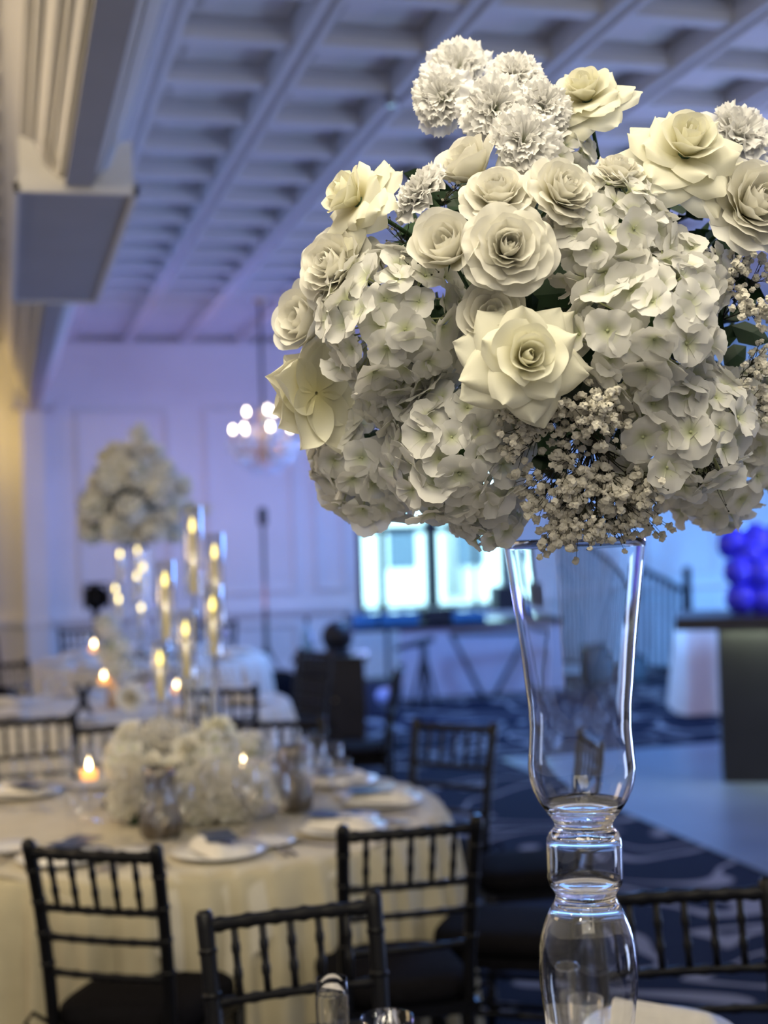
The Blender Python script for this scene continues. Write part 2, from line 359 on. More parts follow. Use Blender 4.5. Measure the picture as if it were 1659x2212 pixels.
for k in range(5):
    MB().box((-6.4+k*2.2,-2.06,1.0),(-5.5+k*2.2,-1.99,2.2)).build('window', mat('dark_pane', (.05,.08,.12), .1), hs, smooth=False)
# ---------------------------------------------------------------- chiavari chairs (origin on the floor under the seat centre, facing +Y)
def ringed(m, a, b, r, n=2, seg=8):
    a, b = Vector(a), Vector(b); pts = [a]; rad = [r]
    for k in range(1, n+1):
        t = k/(n+1); L = (b-a).length; e = .006/L
        for dt, rr in ((-2*e, r), (-e, r*1.28), (e, r*1.28), (2*e, r)): pts.append(a+(b-a)*(t+dt)); rad.append(rr)
    pts.append(b); rad.append(r); return m.tube(pts, rad, seg)
def make_chair(name, label, group):
    t = thing(name, label, 'chair', group=group)
    wt, wbm = .172, .160                                     # half widths at the top and at the seat
    def P(s, z):                                             # a point on a back post
        k = (z-.45)/.47; return Vector((s*(wbm+(wt-wbm)*k), -.185-.055*k*k-.02*k, z))
    for s in (-1, 1):
        m = MB(); zs = [.45,.52,.60,.68,.76,.84,.90,.925]
        m.tube([Vector((s*.165,-.215,0)), Vector((s*.160,-.19,.25))]+[P(s,z) for z in zs]+[P(s,.935)], [.013,.0155]+[.0165]*6+[.0175,.018,.012], 10)
        for z in (.62,.70,.78,.86): m.tube([P(s,z-.006),P(s,z-.003),P(s,z+.003),P(s,z+.006)], [.016,.0195,.0195,.016], 10)
        m.build('back_post', BLACK, t)
        f = MB(); ringed(f, (s*.165,.195,0), (s*.175,.18,.45), .0155, 3, 10); f.build('front_leg', BLACK, t)
        f = MB(); ringed(f, (s*.168,-.19,.20), (s*.17,.18,.20), .009, 2); ringed(f, (s*.168,-.19,.29), (s*.17,.18,.29), .009, 2); f.build('side_stretcher', BLACK, t)
    def R(z, x): p = P(1, z); return Vector((p.x*x, p.y-.012*(1-x*x), z))
    for nm, z, r in (('top_rail',.905,.0135),('back_rail',.765,.0095),('back_rail',.69,.009),('back_rail',.60,.009)):
        f = MB(); pts = []; rad = []
        for k in range(25):
            pts.append(R(z, -1+k/12)); rad.append(r*(1.25 if k % 4 == 2 else 1))
        f.tube(pts, rad, 8).build(nm, BLACK, t)
    for k in range(5):
        x = (-2+k)/3.0; f = MB(); ringed(f, R(.765,x), R(.905,x), .0075, 2, 8); f.build('spindle', BLACK, t)
    f = MB().box((-.185,-.20,.42),(.185,.20,.45)); f.build('seat_frame', BLACK, t, smooth=False)
    for y, z in ((.185,.24),(.185,.33),(-.19,.24)):
        f = MB(); ringed(f, (-.165,y,z), (.165,y,z), .009, 2); f.build('stretcher', BLACK, t)
    vs = []; fs = []; n = 28                                  # padded cushion, a rounded square
    lay = [(.93,.45),(1.0,.462),(1.02,.48),(1.0,.497),(.93,.508),(.75,.515),(.4,.519),(.05,.52)]
    for s, z in lay:
        for k in range(n):
            a = 2*PI*k/n; c, si = math.cos(a), math.sin(a)
            sx = abs(c)**.55*(1 if c > 0 else -1); sy = abs(si)**.55*(1 if si > 0 else -1); wd = .188+.008*sy
            vs.append((sx*wd*s, sy*.205*s, z))
    for i in range(len(lay)-1):
        for k in range(n): fs.append((i*n+k, i*n+(k+1)%n, (i+1)*n+(k+1)%n, (i+1)*n+k))
    fs.append(tuple(range((len(lay)-1)*n, len(lay)*n))); fs.append(tuple(range(n))[::-1])
    cu_ = MB().add(vs, fs).build('seat_cushion', CUSHION, t)
    for s in (-1, 1):
        f = MB(); f.tube([(s*.17,-.19,.47),(s*.20,-.215,.50),(s*.215,-.23,.475),(s*.195,-.215,.46),(s*.225,-.235,.43)], .006, 6)
        f.build('tie', CUSHION, cu_)
    return t
CG = 'black chiavari chairs'
chair0 = make_chair('chiavari_chair', 'black chiavari chair at the near side of ivory table, furthest toward the left edge of photo', None)
_first = [True]
def chair(mx, my, ang, label, group=None):
    """mx, my: middle of the top of the backrest; ang: the direction the chair faces"""
    rz = math.radians(ang-90); d = .26
    ox, oy = mx+math.cos(math.radians(ang))*d, my+math.sin(math.radians(ang))*d
    if _first[0]:
        _first[0] = False; chair0.location = (ox,oy,0); chair0.rotation_euler = (0,0,rz); chair0['label'] = label; return chair0
    return dup(chair0, (ox,oy,0), rz, label, group)
chair(.18, 3.48, 57, 'black chiavari chair in front of the ivory table, below the silver pitcher nearest the flowers')
chair(.525, 2.77, -86, 'black chiavari chair in the front, with a clear champagne flute standing before its backrest')
chair(.96, 3.43, 88, 'black chiavari chair pushed up to ivory table just behind the front chair and flute')
chair(1.30, 2.62, -100, 'black chiavari chair behind the tall glass vase, over the patterned carpet')
chair(1.64, 5.19, 221, 'black chiavari chair at far side of ivory table, seen against open blue lit carpet')
chair(1.62, 3.82, 148, 'black chiavari chair with dark cushion seen just beside the vase neck')
chair(1.98, 4.62, 176, 'black chiavari chair behind the vase bulb, turned in to the ivory table')
chair(.09, 6.19, -83, 'black chiavari chair across the ivory table at the left picture edge, facing us')
chair(.42, 5.80, -88, 'black chiavari chair partly hidden behind the low centrepiece of the ivory table')
chair(1.04, 5.60, -110, 'black chiavari chair across the ivory table, right of the low centrepiece and before pale linen')
# ---------------------------------------------------------------- round tables under floor-length cloths
def round_table(c, R, label_t, label_c, m, seed, square=None):
    rnd = random.Random(seed); cx, cy = c
    t = thing('banquet_table', label_t, 'table', (cx,cy,0))
    MB().lathe([(0,.72),(R-.02,.72),(R-.005,.73),(R-.005,.742),(0,.742)], 64).build('tabletop', LINEN2, t)
    for k in range(4):
        a = PI/4+k*PI/2; MB().tube([(.45*math.cos(a),.45*math.sin(a),.72),(.55*math.cos(a),.55*math.sin(a),0)], .018, 8).build('leg', GREYM, t)
    n = 560; ph = [rnd.uniform(0, 6.28) for _ in range(4)]; vs = []; fs = []
    rows = [(0,0),(.5,0),(.9,0),(.98,.0),(1.0,.004),(1.006,.02)]+[(1.01+.0*k, .02+k*.0715) for k in range(1, 11)]
    for q, (r, dz) in enumerate(rows):
        for k in range(n):
            a = 2*PI*k/n; amp = max(0, dz-.01)/.72
            fold = (.026*math.sin(46*a+ph[0]+1.6*math.sin(5*a))+.020*math.sin(29*a+ph[1]+math.sin(4*a))+.014*math.sin(73*a+ph[2]))
            rr = R*r+amp**.5*(fold+.06)
            vs.append((rr*math.cos(a), rr*math.sin(a), .752-dz))
    for q in range(len(rows)-1):
        for k in range(n): fs.append((q*n+k, q*n+(k+1)%n, (q+1)*n+(k+1)%n, (q+1)*n+k))
    cl = MB().add(vs, fs).build('tablecloth', m); cl.location = (cx,cy,0); tag(cl, label_c, 'tablecloth')
    if square:                                                 # a square topper whose corners hang over the edge
        hd, rot = square; vs = []; fs = []; S = 14
        for q in range(S+1):
            for k in range(n):
                a = 2*PI*k/n
                u = abs(((a-rot+PI/4) % (PI/2))-PI/4)           # 0 at a corner direction
                D = hd*math.cos(PI/4)/math.cos(PI/4-u)
                s = D*q/S; over = max(0, s-R)
                rr = min(s, R)+.012*min(1, over*20)+over*.10+.02*min(1, over*6)*math.sin(22*a+ph[0]); vs.append((rr*math.cos(a), rr*math.sin(a), .757-over*.97))
        for q in range(S):
            for k in range(n): fs.append((q*n+k, q*n+(k+1)%n, (q+1)*n+(k+1)%n, (q+1)*n+k))
        tp = MB().add(vs, fs).build('table_topper', LINEN3); tp.location = (cx,cy,0)
        tag(tp, 'square ivory cloth laid over the tablecloth, one corner hanging between the front chairs', 'tablecloth')
    return t
T2 = (.50, 4.72); NT = (.77, 1.80); T3 = (.62, 8.0); T4 = (1.05, 11.1)
round_table(T2, .90, 'round banquet table hidden under floor-length ivory cloth with low flowers and pitchers', 'ivory floor-length tablecloth falling in folds, behind the front chairs', LINEN, 3, (1.25, math.radians(-90)))
round_table(NT, .655, 'round table under white cloth that carries the tall glass flower vase', 'white tablecloth under the tall glass vase, below the picture edge', LINEN2, 4)
round_table(T3, .90, 'round banquet table under pale cloth, carrying the far tall flower arrangement', 'pale tablecloth on the farther table with the tall flower arrangement', LINEN2, 5)
round_table(T4, .90, 'round banquet table under pale cloth, furthest back by the blue wall', 'pale tablecloth on the furthest table by the blue wall', LINEN2, 6)
for k, (x, y, a, lb) in enumerate((( .95,9.35,-110,'black chiavari chair behind the farther table, left of the dark cabinet'),(-.05,9.2,-70,'black chiavari chair on the far side of the farther table, under the tall bouquet'),
    (2.05,7.45,160,'black chiavari chair standing before the dark cabinet, between tables and open carpet'),(1.9,8.9,205,'black chiavari chair at the farther table, close to the dark cabinet'),
    (1.8,12.6,-115,'black chiavari chair at the furthest table, in front of the speaker pole'),(.6,12.4,-85,'black chiavari chair at the furthest table, against the blue wall'),(1.0,6.95,82,'black chiavari chair on the near side of the farther table, by the pale linen corner'),(-.25,11.9,-60,'black chiavari chair at the furthest table, near the stage light'))):
    chair(x, y, a, lb)
# ---------------------------------------------------------------- petals and blooms (unit size: outer radius about 1, facing +Z)
def petal(phi0, r0, L, tha, thb, thc, W, rnd=.22, rexp=2.6, roll=0., wave=.02, z0=0., wrapmin=.16, nu=8, nv=9, seed=0, wig=3.0, tooth=0., phimax=1.35, taper=0., tp=2.):
    R = random.Random(seed); ph = R.uniform(0, 6.28); ph2 = R.uniform(0, 6.28); tw = R.uniform(-.12, .12)
    N = 24; prof = [(r0, z0, 0)]; r, z = r0, z0
    for i in range(N):
        s = (i+.5)/N; th = math.radians((1-s)**2*tha+2*s*(1-s)*thb+s*s*thc)
        r += math.sin(th)*L/N; z += math.cos(th)*L/N; prof.append((max(r, .005), z, th))
    vs = []; al = []
    for j in range(nv+1):
        for i in range(nu+1):
            u = -1+2*i/nu; v = j/nv
            s = v*(1-rnd*abs(u)**rexp*v)
            if tooth: s *= 1-tooth*(i % 2)*v**3
            fi = s*N; k = min(N-1, int(fi)); t = fi-k
            r = prof[k][0]*(1-t)+prof[k+1][0]*t; z = prof[k][1]*(1-t)+prof[k+1][1]*t; th = prof[k+1][2]
            w = W*(.30+.70*math.sin(min(1, s/.72)*PI/2))*(1-taper*s**tp)
            q = max(-phimax, min(phimax, u*w/max(r, wrapmin)))
            nr, nz = math.cos(th), -math.sin(th)
            off = roll*abs(u)**2.5*s**1.5+wave*math.sin(wig*u+ph)*s*s+wave*.6*math.sin(wig*2.1*u+ph2)*s**3
            r += nr*off; z += nz*off; a = phi0+q+tw*s
            vs.append((r*math.cos(a), r*math.sin(a), z)); al.append(s)
    fs = [(j*(nu+1)+i, j*(nu+1)+i+1, (j+1)*(nu+1)+i+1, (j+1)*(nu+1)+i) for j in range(nv) for i in range(nu)]
    return vs, fs, al
def petal_mb(*a, **k):
    m = MB(); v, f, al = petal(*a, **k); m.add(v, f); m.a = al; return m
def lerp(a, b, t): return a+(b-a)*t
def rose_specs(kind, seed):
    """list of petal arguments; open = garden rose with a spiral, star = outer petals folded back to points"""
    R = random.Random(seed); out = []; g = 2.39996
    if kind == 'open':
        n = 40
        for i in range(n):
            t = i/(n-1); j = R.uniform(-1, 1)
            out.append(dict(phi0=i*g+R.uniform(-.25,.25), r0=.03+.05*t, L=lerp(.92, 1.12, t**1.2)+.05*j, tha=lerp(16, 88, t**1.1), thb=lerp(0, 56, t**1.4)+5*j, thc=lerp(-24, 96, t**1.15)+9*j,
                W=lerp(.22, .58, t**.8), rnd=.15, rexp=2.4, roll=lerp(.0, .14, t), wave=lerp(.012, .055, t), wig=R.uniform(3,5), z0=.02*(1-t), seed=seed*100+i, nu=10, nv=10))
    elif kind == 'bud':                                          # half open, seen from the side
        n = 20
        for i in range(n):
            t = i/(n-1); j = R.uniform(-1, 1)
            out.append(dict(phi0=i*g+R.uniform(-.2,.2), r0=.03+.04*t, L=lerp(1.0, 1.36, t**.9)+.05*j, tha=lerp(30, 80, t), thb=lerp(4, 8, t)+4*j, thc=lerp(-12, 58, t**1.6)+8*j,
                W=lerp(.26, .66, t**.8), rnd=.18, rexp=2.2, roll=lerp(0, .14, t), wave=lerp(.012, .04, t), z0=.0, seed=seed*100+i))
    else:                                                        # star
        n = 17
        for i in range(n):
            t = i/(n-1); j = R.uniform(-1, 1)
            out.append(dict(phi0=i*g, r0=.03, L=lerp(.74, .82, t)+.03*j, tha=lerp(14, 58, t), thb=lerp(0, 22, t**1.3)+4*j, thc=lerp(-24, 62, t**1.2)+8*j,
                W=lerp(.17, .42, t), rnd=.14, rexp=2.0, roll=lerp(.0, .12, t), wave=lerp(.01,.03,t), z0=0, seed=seed*100+i, nu=10))
        for q, (m, L, ta, tb, tc, W) in enumerate(((5, .92, 76, 48, 88, .66), (5, 1.12, 86, 68, 104, .80), (6, 1.26, 92, 88, 112, .84))):
            for k in range(m):
                j = R.uniform(-1, 1)
                out.append(dict(phi0=2*PI*k/m+q*.6+R.uniform(-.18,.18), r0=.04, L=L*(1+.06*j), tha=ta, thb=tb+9*R.uniform(-1,1), thc=tc+16*R.uniform(-1,1),
                    W=W, rnd=.10, rexp=1.6, taper=.93, tp=2.6, roll=.22+.10*j, wave=.04, z0=-.03*q, seed=seed*100+40+q*10+k, nu=10, nv=12))
    return out
def calyx(m_stem=.02, L=1.6, bend=0.):
    s = MB().tube([(0,0,.04),(0,0,-.12),(bend*.3,0,-.6),(bend,0,-L)], [.13,.10,.05,.05], 8)
    for k in range(5):
        a = 2*PI*k/5; c, d = math.cos(a), math.sin(a)
        s.add([(.10*c-.05*d,.10*d+.05*c,-.03),(.10*c+.05*d,.10*d-.05*c,-.03),(.34*c,.34*d,-.22),(.2*c,.2*d,-.05)], [(0,1,2),(0,2,3),(1,3,2)])
    return s
VAR = {}
def rose_variant(kind, seed, m):
    key = (kind, seed, m.name)
    if key not in VAR: VAR[key] = [petal_mb(**sp).mesh('petal', m) for sp in rose_specs(kind, seed)]
    return VAR[key]
STEM = calyx().mesh('stem', STEMG)
def rose(kind, seed, M, label, m=None, stem=True, stemM=None, group=None):
    m = m or ROSE; t = thing('rose', label, 'rose', M=M, group=group)
    for me in rose_variant(kind, seed, m): link('petal', me, t)
    if stem: link('stem', STEM, t)
    return t
def carn_specs(seed):
    R = random.Random(seed); out = []; g = 2.39996; n = 36
    for i in range(n):
        t = i/(n-1); j = R.uniform(-1, 1)
        out.append(dict(phi0=i*g+R.uniform(-.4,.4), r0=.03, L=lerp(.80, 1.06, t)+.08*j, tha=lerp(6, 60, t), thb=lerp(10, 82, t**.9)+10*j, thc=lerp(28, 104, t**.7)+16*j,
            W=lerp(.40, .66, t), rnd=.10, rexp=2.4, roll=0, wave=lerp(.09, .12, t), wig=R.uniform(5, 8), tooth=.055, nu=20, nv=8, seed=seed*77+i, wrapmin=.42, phimax=1.1))
    return out
CVAR = {}
def carnation(seed, M, label):
    if seed not in CVAR: CVAR[seed] = [petal_mb(**sp).mesh('petal', CARN) for sp in carn_specs(seed)]
    t = thing('carnation', label, 'carnation', M=M)
    for me in CVAR[seed]: link('petal', me, t)
    MB().tube([(0,0,.05),(0,0,-.35),(0,0,-2.0)], [.16,.12,.05], 8).build('stem', STEMG, t)
    return t
def floret_mesh(seed, k=4):
    R = random.Random(seed); M_ = MB(); M_.a = []
    for i in range(k):
        v, f, al = petal(2*PI*i/k+R.uniform(-.12,.12), .03, R.uniform(.88, 1.12), 50+R.uniform(-12,12), 84+R.uniform(-22,22), 92+R.uniform(-40,28), R.uniform(.62,.80),
            rnd=.20, rexp=2.2, roll=R.uniform(-.12,.16), wave=R.uniform(.04,.09), wig=R.uniform(2.5,5), tooth=.035, nu=10, nv=7, wrapmin=.42, seed=seed*9+i, phimax=.95, z0=R.uniform(-.03,.03))
        M_.add(v, f); M_.a += al
    n0 = len(M_.v); M_.ball((0,0,.04), .07, 6, 4); M_.a += [0.]*(len(M_.v)-n0)
    n0 = len(M_.v); M_.tube([(0,0,.02),(0,0,-.5),(0,0,-1.1)], [.05,.035,.03], 5); M_.a += [0.]*(len(M_.v)-n0)
    return M_.mesh('floret', HYDR)
FLOR = [floret_mesh(s, 4 if s % 5 else 5) for s in range(12)]
def hydrangea(seed, M, label, R_=1., n=58, fs=.36, zmin=-.45, sq=(1,1,.9)):
    """unit head of radius 1 around the origin"""
    rnd = random.Random(seed); t = thing('hydrangea', label, 'hydrangea', M=M)
    for i in range(n):
        z = 1-(1-zmin)*(i+.5)/n; a = i*2.39996+rnd.uniform(-.25,.25); r = math.sqrt(max(0, 1-z*z))
        d = Vector((r*math.cos(a), r*math.sin(a), z)); s = fs*rnd.uniform(.78, 1.22); k = rnd.uniform(.80, 1.0)
        p = Vector((d.x*sq[0], d.y*sq[1], d.z*sq[2]))*k
        n_ = (d+Vector((rnd.gauss(0,.32),rnd.gauss(0,.32),rnd.gauss(0,.32)))).normalized()
        link('floret', rnd.choice(FLOR), t, M=face_matrix(p-n_*s*.12, n_, rnd.uniform(0,6.28), s))
    MB().ball((0,0,-.12), .52, 10, 6).build('head_core', STEMG, t); MB().tube([(0,0,-.4),(0,0,-1.05)], .05, 6).build('stem', STEMG, t)
    return t
def puff_mesh(seed):
    bm = bmesh.new(); bmesh.ops.create_icosphere(bm, subdivisions=2, radius=1); R = random.Random(seed)
    for v in bm.verts: v.co *= R.choice((.62,.8,1.0,1.18)); v.co.z *= .85
    me = bpy.data.meshes.new('blossom'); bm.to_mesh(me); bm.free(); me.materials.append(GYPS); return me
PUFF = [puff_mesh(s) for s in range(5)]
def gyps(seed, root, tips, label, per=9, spread=.02, r=.0036, twig=.0006, bare=.15):
    """a spray of baby's breath: thin forked stalks from root to the given tips, blossoms around each tip"""
    rnd = random.Random(seed); t = thing('gypsophila', label, "baby's breath", root)
    m = MB(); nb = 0
    for tp in tips:
        tp = Vector(tp)-Vector(root); a = tp*.45+Vector((rnd.gauss(0,.01),)*3); b = tp*.72
        m.tube([(0,0,0), a, b], [twig*1.6,twig*1.3,twig*1.1], 4, False)
        for k in range(per):
            d = Vector((rnd.gauss(0,1),rnd.gauss(0,1),rnd.gauss(0,1)))
            q = tp+d*spread*.62
            mid = b.lerp(q, .5)+Vector((rnd.gauss(0,1),rnd.gauss(0,1),rnd.gauss(0,1)))*spread*.12
            m.tube([b, mid, q], [twig,twig*.8,twig*.6], 3, False)
            if rnd.random() > bare and nb < 290:
                nb += 1; link('blossom', rnd.choice(PUFF), t, M=Matrix.Translation(q) @ Matrix.Rotation(rnd.uniform(0,6.28), 4, 'X') @ Matrix.Scale(r*rnd.uniform(.72,1.25), 4))
            else: m.ball(q, twig*2.2, 5, 3)
    m.build('stalks', TWIG, t); return t
# ---------------------------------------------------------------- the tall near bouquet
D0 = 1.90; ECX, ECY, ERX, ERY, ERZ = 1215, 640, 620, 540, .30
def bd(x, y, dz=0):
    q = 1-((x-ECX)/ERX)**2-((y-ECY)/ERY)**2
    return D0-ERZ*math.sqrt(max(0, q))-dz
def camdir(r, u, t): return c2w((r, -u, -t)).normalized()
def auto_dir(x, y, up=.1): return camdir((x-ECX)/ERX*.9, -(y-ECY)/ERY*.9+up, .75)
def bloom_M(x, y, rpx, d=None, roll=0, dz=0, off=.4, depth=None):
    dd = depth or bd(x, y, dz); s = rpx*dd/F; n = camdir(*d) if d else auto_dir(x, y)
    return face_matrix(at_d(x, y, dd)-n*s*off, n, roll, s)
# (kind, seed, x, y, radius, facing (right, up, toward us), roll, toward-us offset, label)
for kind, sd, x, y, r, d, ro, dz, m, lb in (
 ('open', 1, 1098, 536, 98, (.05,.12,1), .4, .035, ROSE, 'white garden rose with tight round spiral, in the middle of the near bouquet'),
 ('star', 2, 1142, 768, 128, (.10,.10,1), 1.57, .055, ROSE2, 'cream rose with pointed folded petals, hanging above the cluster of baby\'s breath'),
 ('star', 3, 745, 418, 100, (-.70,.36,.42), .3, .06, ROSE2, 'cream rose with pointed petals sticking out upper left on a bare green stem'),
 ('star', 4, 1262, 186, 92, (-.25,.62,.62), 2.2, .0, ROSE2, 'cream rose topping the near bouquet on its own green stem, petals spread'),
 ('star', 5, 1490, 300, 120, (.05,.50,.80), .9, .05, ROSE2, 'large cream rose with drooping pointed outer petals, upper right of near bouquet'),
 ('star', 6, 650, 856, 110, (-.62,-.06,-.62), 1.0, .06, ROSE2, 'cream rose turned away showing folded petal backs, in front of the chandelier'),
 ('open', 2, 1630, 440, 108, (.30,.25,.9), 1.0, .03, ROSE, 'white garden rose cut by the right picture edge'),
 ('open', 3, 1216, 412, 80, (.40,.40,.85), 2.0, .02, ROSE, 'white garden rose just above and beside the round spiral rose'),
 ('open', 1, 1076, 420, 82, (-.12,.62,.72), 3.0, .02, ROSE, 'white garden rose tilted upward, directly above the round spiral rose'),
 ('bud', 2, 1010, 352, 76, (-.45,.62,.45), 1.2, .0, ROSE, 'white rose in profile below the carnation cluster, opening upward left'),
 ('open', 2, 1336, 374, 62, (.15,.82,.50), .2, -.01, ROSE, 'small white rose seen side-on, below the top rose and its stem'),
 ('bud', 1, 962, 532, 84, (-.30,.35,.75), .5, .03, ROSE, 'half open white rose leaning beside the round spiral rose'),
 ('open', 3, 724, 576, 94, (-.60,.20,.70), .8, .02, ROSE, 'white rose on the left flank, right under the rose on bare stem'),
 ('bud', 3, 655, 690, 78, (-.62,.14,.60), 2.4, .0, ROSE, 'white rose in profile, outermost on the left flank of near bouquet'),
 ('bud', 4, 1066, 690, 84, (-.1,.35,.75), .1, .0, ROSE, 'white rose tucked half hidden behind the pointed cream rose')):
    rose(kind, sd, bloom_M(x, y, r, d, ro, dz, .55 if kind == 'bud' else .40), lb, m, d[2] > 0)
for sd, x, y, r, d, dz, lb in (
 (1, 988, 138, 80, (-.10,.35,.85), -.01, 'frilled white carnation topmost of all at the upper left of near bouquet'),
 (2, 950, 204, 76, (-.30,.10,.85), .0, 'frilled white carnation directly under the topmost carnation'),
 (3, 1116, 148, 66, (.10,.55,.70), -.02, 'small frilled white carnation between the topmost carnation and the top rose'),
 (1, 1070, 225, 84, (.0,.15,.95), .03, 'frilled white carnation in the middle of the top cluster'),
 (2, 1182, 220, 70, (.35,.30,.85), .0, 'frilled white carnation directly left of the top rose'),
 (3, 898, 408, 80, (-.60,.50,.25), .03, 'white carnation tilted away, next to the rose on bare stem'),
 (1, 1606, 278, 90, (.30,.50,.75), .0, 'frilled white carnation behind the large drooping cream rose'),
 (2, 1136, 295, 84, (.10,.20,.95), .03, 'frilled white carnation just under the top cluster, above the garden roses')):
    carnation(sd, bloom_M(x, y, r, d, sd*1.3, dz, .45), lb)
for sd, x, y, r, d, dz, n, lb in (
 (1, 838, 692, 178, None, .0, 58, 'white hydrangea head on the left flank, beside the half open rose'),
 (2, 790, 1010, 140, None, .0, 54, 'white hydrangea head at the lower left, under the turned-away rose'),
 (3, 985, 975, 168, (-.2,-.25,1), .01, 58, 'white hydrangea head low in front, left of the baby\'s breath'),
 (4, 1052, 1105, 88, (-.1,-.6,.8), .02, 40, 'small white hydrangea cluster hanging lowest over the vase rim'),
 (5, 1325, 520, 150, None, .0, 56, 'white hydrangea head right of the round spiral rose'),
 (6, 1390, 700, 180, (.2,.0,1), .01, 62, 'large white hydrangea head right of the pointed cream rose'),
 (7, 1480, 930, 175, None, .01, 60, 'white hydrangea head at the lower right, beside the baby\'s breath'),
 (8, 1560, 1030, 140, (.4,-.6,.3), -.10, 44, 'shaded white hydrangea head under the lower right of near bouquet'),
 (9, 1480, 600, 105, None, -.03, 40, 'white hydrangea cluster at right, below the drooping cream rose'),
 (10, 880, 850, 110, None, -.05, 40, 'white hydrangea cluster in the left hollow between two larger heads'),
 (11, 1190, 330, 95, (0,.5,.7), -.07, 36, 'white hydrangea cluster behind the carnations at the top'),
 (12, 1640, 900, 120, (.7,-.1,.4), -.10, 40, 'white hydrangea head at the right picture edge, half in shade')):
    dd = bd(x, y, dz-.03); s = r*dd/F; nn = camdir(*d) if d else auto_dir(x, y, 0)
    hydrangea(sd, face_matrix(at_d(x, y, dd)-nn*s*.12, nn, sd, s*.92), lb, n=n, fs=.030/s if s > .062 else .40)
# baby's breath
def tips(seed, poly, n, dlo, dhi):
    R = random.Random(seed); out = []
    while len(out) < n:
        (x0,y0),(x1,y1) = poly[0], poly[1]; x = R.uniform(x0, x1); y = R.uniform(y0, y1)
        out.append(at_d(x, y, bd(x, y, R.uniform(dlo, dhi))))
    return out
gyps(1, at_d(1255,860,1.68), tips(1, ((1090,870),(1370,990)), 13, .0, .03), "cream baby's breath directly under the pointed cream rose", 14, .015, .0048)
gyps(2, at_d(1270,930,1.70), tips(2, ((1130,1000),(1400,1110)), 19, .01, .05), "thick cream baby's breath spilling in front of the vase rim", 14, .016, .0050)
gyps(3, at_d(1290,1010,1.68), tips(3, ((1190,1130),(1400,1165)), 9, .07, .11), "loose baby's breath tips hanging lowest against the clear vase", 14, .013, .0046)
gyps(4, at_d(1560,690,1.82), tips(4, ((1580,560),(1655,700)), 8, -.03, .01), "baby's breath at the right edge beside the dark green leaves", 13, .016, .0046)
gyps(5, at_d(1560,860,1.84), tips(5, ((1610,760),(1670,900)), 7, -.03, .0), "baby's breath lower on the right picture edge", 13, .015, .0044)
gyps(6, at_d(905,600,1.72), tips(6, ((820,495),(960,590)), 6, -.02, .01), "thin bare baby's breath twigs below the backward carnation", 9, .016, .0026, bare=.6)
gyps(7, at_d(1520,960,1.74), tips(7, ((1490,1015),(1620,1060)), 6, .02, .04), "thin twigs of baby's breath budding over the shaded hydrangea", 9, .016, .0024, bare=.75)
gyps(8, at_d(960,430,1.74), tips(8, ((950,395),(1000,440)), 3, -.02, .01), "bare twigs between the backward carnation and the upward rose", 7, .014, .0024, bare=.8)
gyps(9, at_d(1240,880,1.69), tips(9, ((1085,860),(1330,1000)), 16, .0, .04), "cream baby's breath in the hollow between pointed rose and lower hydrangeas", 14, .016, .0049)
gyps(10, at_d(1280,960,1.70), tips(10, ((1150,1040),(1420,1140)), 19, .02, .07), "cream baby's breath hanging right in front of the vase rim, densest part", 15, .016, .0050)
gyps(11, at_d(1290,1000,1.70), tips(11, ((1180,1110),(1410,1170)), 12, .07, .12), "cream baby's breath along the lowest fringe before the vase", 14, .014, .0047)
# leaves packed inside, around a dark core ball added to darken the gaps
m = MB(); R = random.Random(5); C0 = at_d(ECX, ECY+30, D0+.02)
for i in range(420):
    d = Vector((R.gauss(0,1),R.gauss(0,1),R.gauss(0,1))).normalized(); k = R.uniform(.72,.97)
    p = C0+c2w((d.x*.255*k, -d.y*.225*k, -d.z*.20*k)); L = R.uniform(.03,.06)
    a = (d+Vector((R.gauss(0,.8),R.gauss(0,.8),R.gauss(0,.8)))).normalized()*L; b = a.cross(Vector((R.gauss(0,1),R.gauss(0,1),R.gauss(0,1)))).normalized()*L*.36; u = a.cross(b).normalized()*L*.08
    m.add([p, p+a*.3+b*.8+u, p+a*.7+b*.7, p+a, p+a*.7-b*.7, p+a*.3-b*.8+u, p+a*.5-u], [(0,1,6),(1,2,6),(2,3,6),(3,4,6),(4,5,6),(5,0,6)])
m.ball((C0.x,C0.y,C0.z), .15, 16, 10, (1,.9,.95))
lv = m.build('foliage', GREEN, smooth=False); lv['kind'] = 'stuff'; tag(lv, 'dark green leaves and added dark core between the white blooms of near bouquet', 'foliage')
# ---------------------------------------------------------------- the glass vase
pxs = [(1165,153),(1183,152),(1230,146),(1326,133.5),(1400,124.5),(1462,118.5),(1520,112),(1570,110),(1610,112.5),(1655,116),(1685,113),(1705,107.5),(1730,96),(1748,84),(1764,72),(1775,64),(1785,62),(1792,67),(1800,75),(1812,80),(1830,81.5),(1895,81.5),(1912,78),(1925,69),(1935,64),(1945,67),(1959,74),(1980,85),(2001,93),(2022,99),(2043,103),(2085,106),(2127,105.5),(2160,102),(2212,95),(2290,84),(2390,78),(2470,92),(2530,130),(2570,158),(2590,160)]
DV = 1.90; mpp = DV/F
zv = lambda y: (2590-y)*mpp
zb = .758; zs0 = H-(1183-1142)/F*DV                       # the rim's height, level with the lens
base_z = zb
scale_z = (zs0-base_z)/zv(1183)
prof = [(r*mpp, zv(y)*scale_z) for y, r in pxs][::-1]
ax = at_z(1258, 1700, at_d(1258,1700,DV).z); ax = at_d(1258, 1700, DV)
tv = .0030
def off(p, t): return [(max(.001, r-t), z) for r, z in p]
def pr(y): return (2590-y)*mpp*scale_z
vm = MB()
outer = [(0, 0)]+prof
cup = [(r, z) for r, z in prof if z > pr(1752)]
inn = [(.001, pr(1752)+.004),(.025, pr(1752)+.003)]+off(cup, tv)
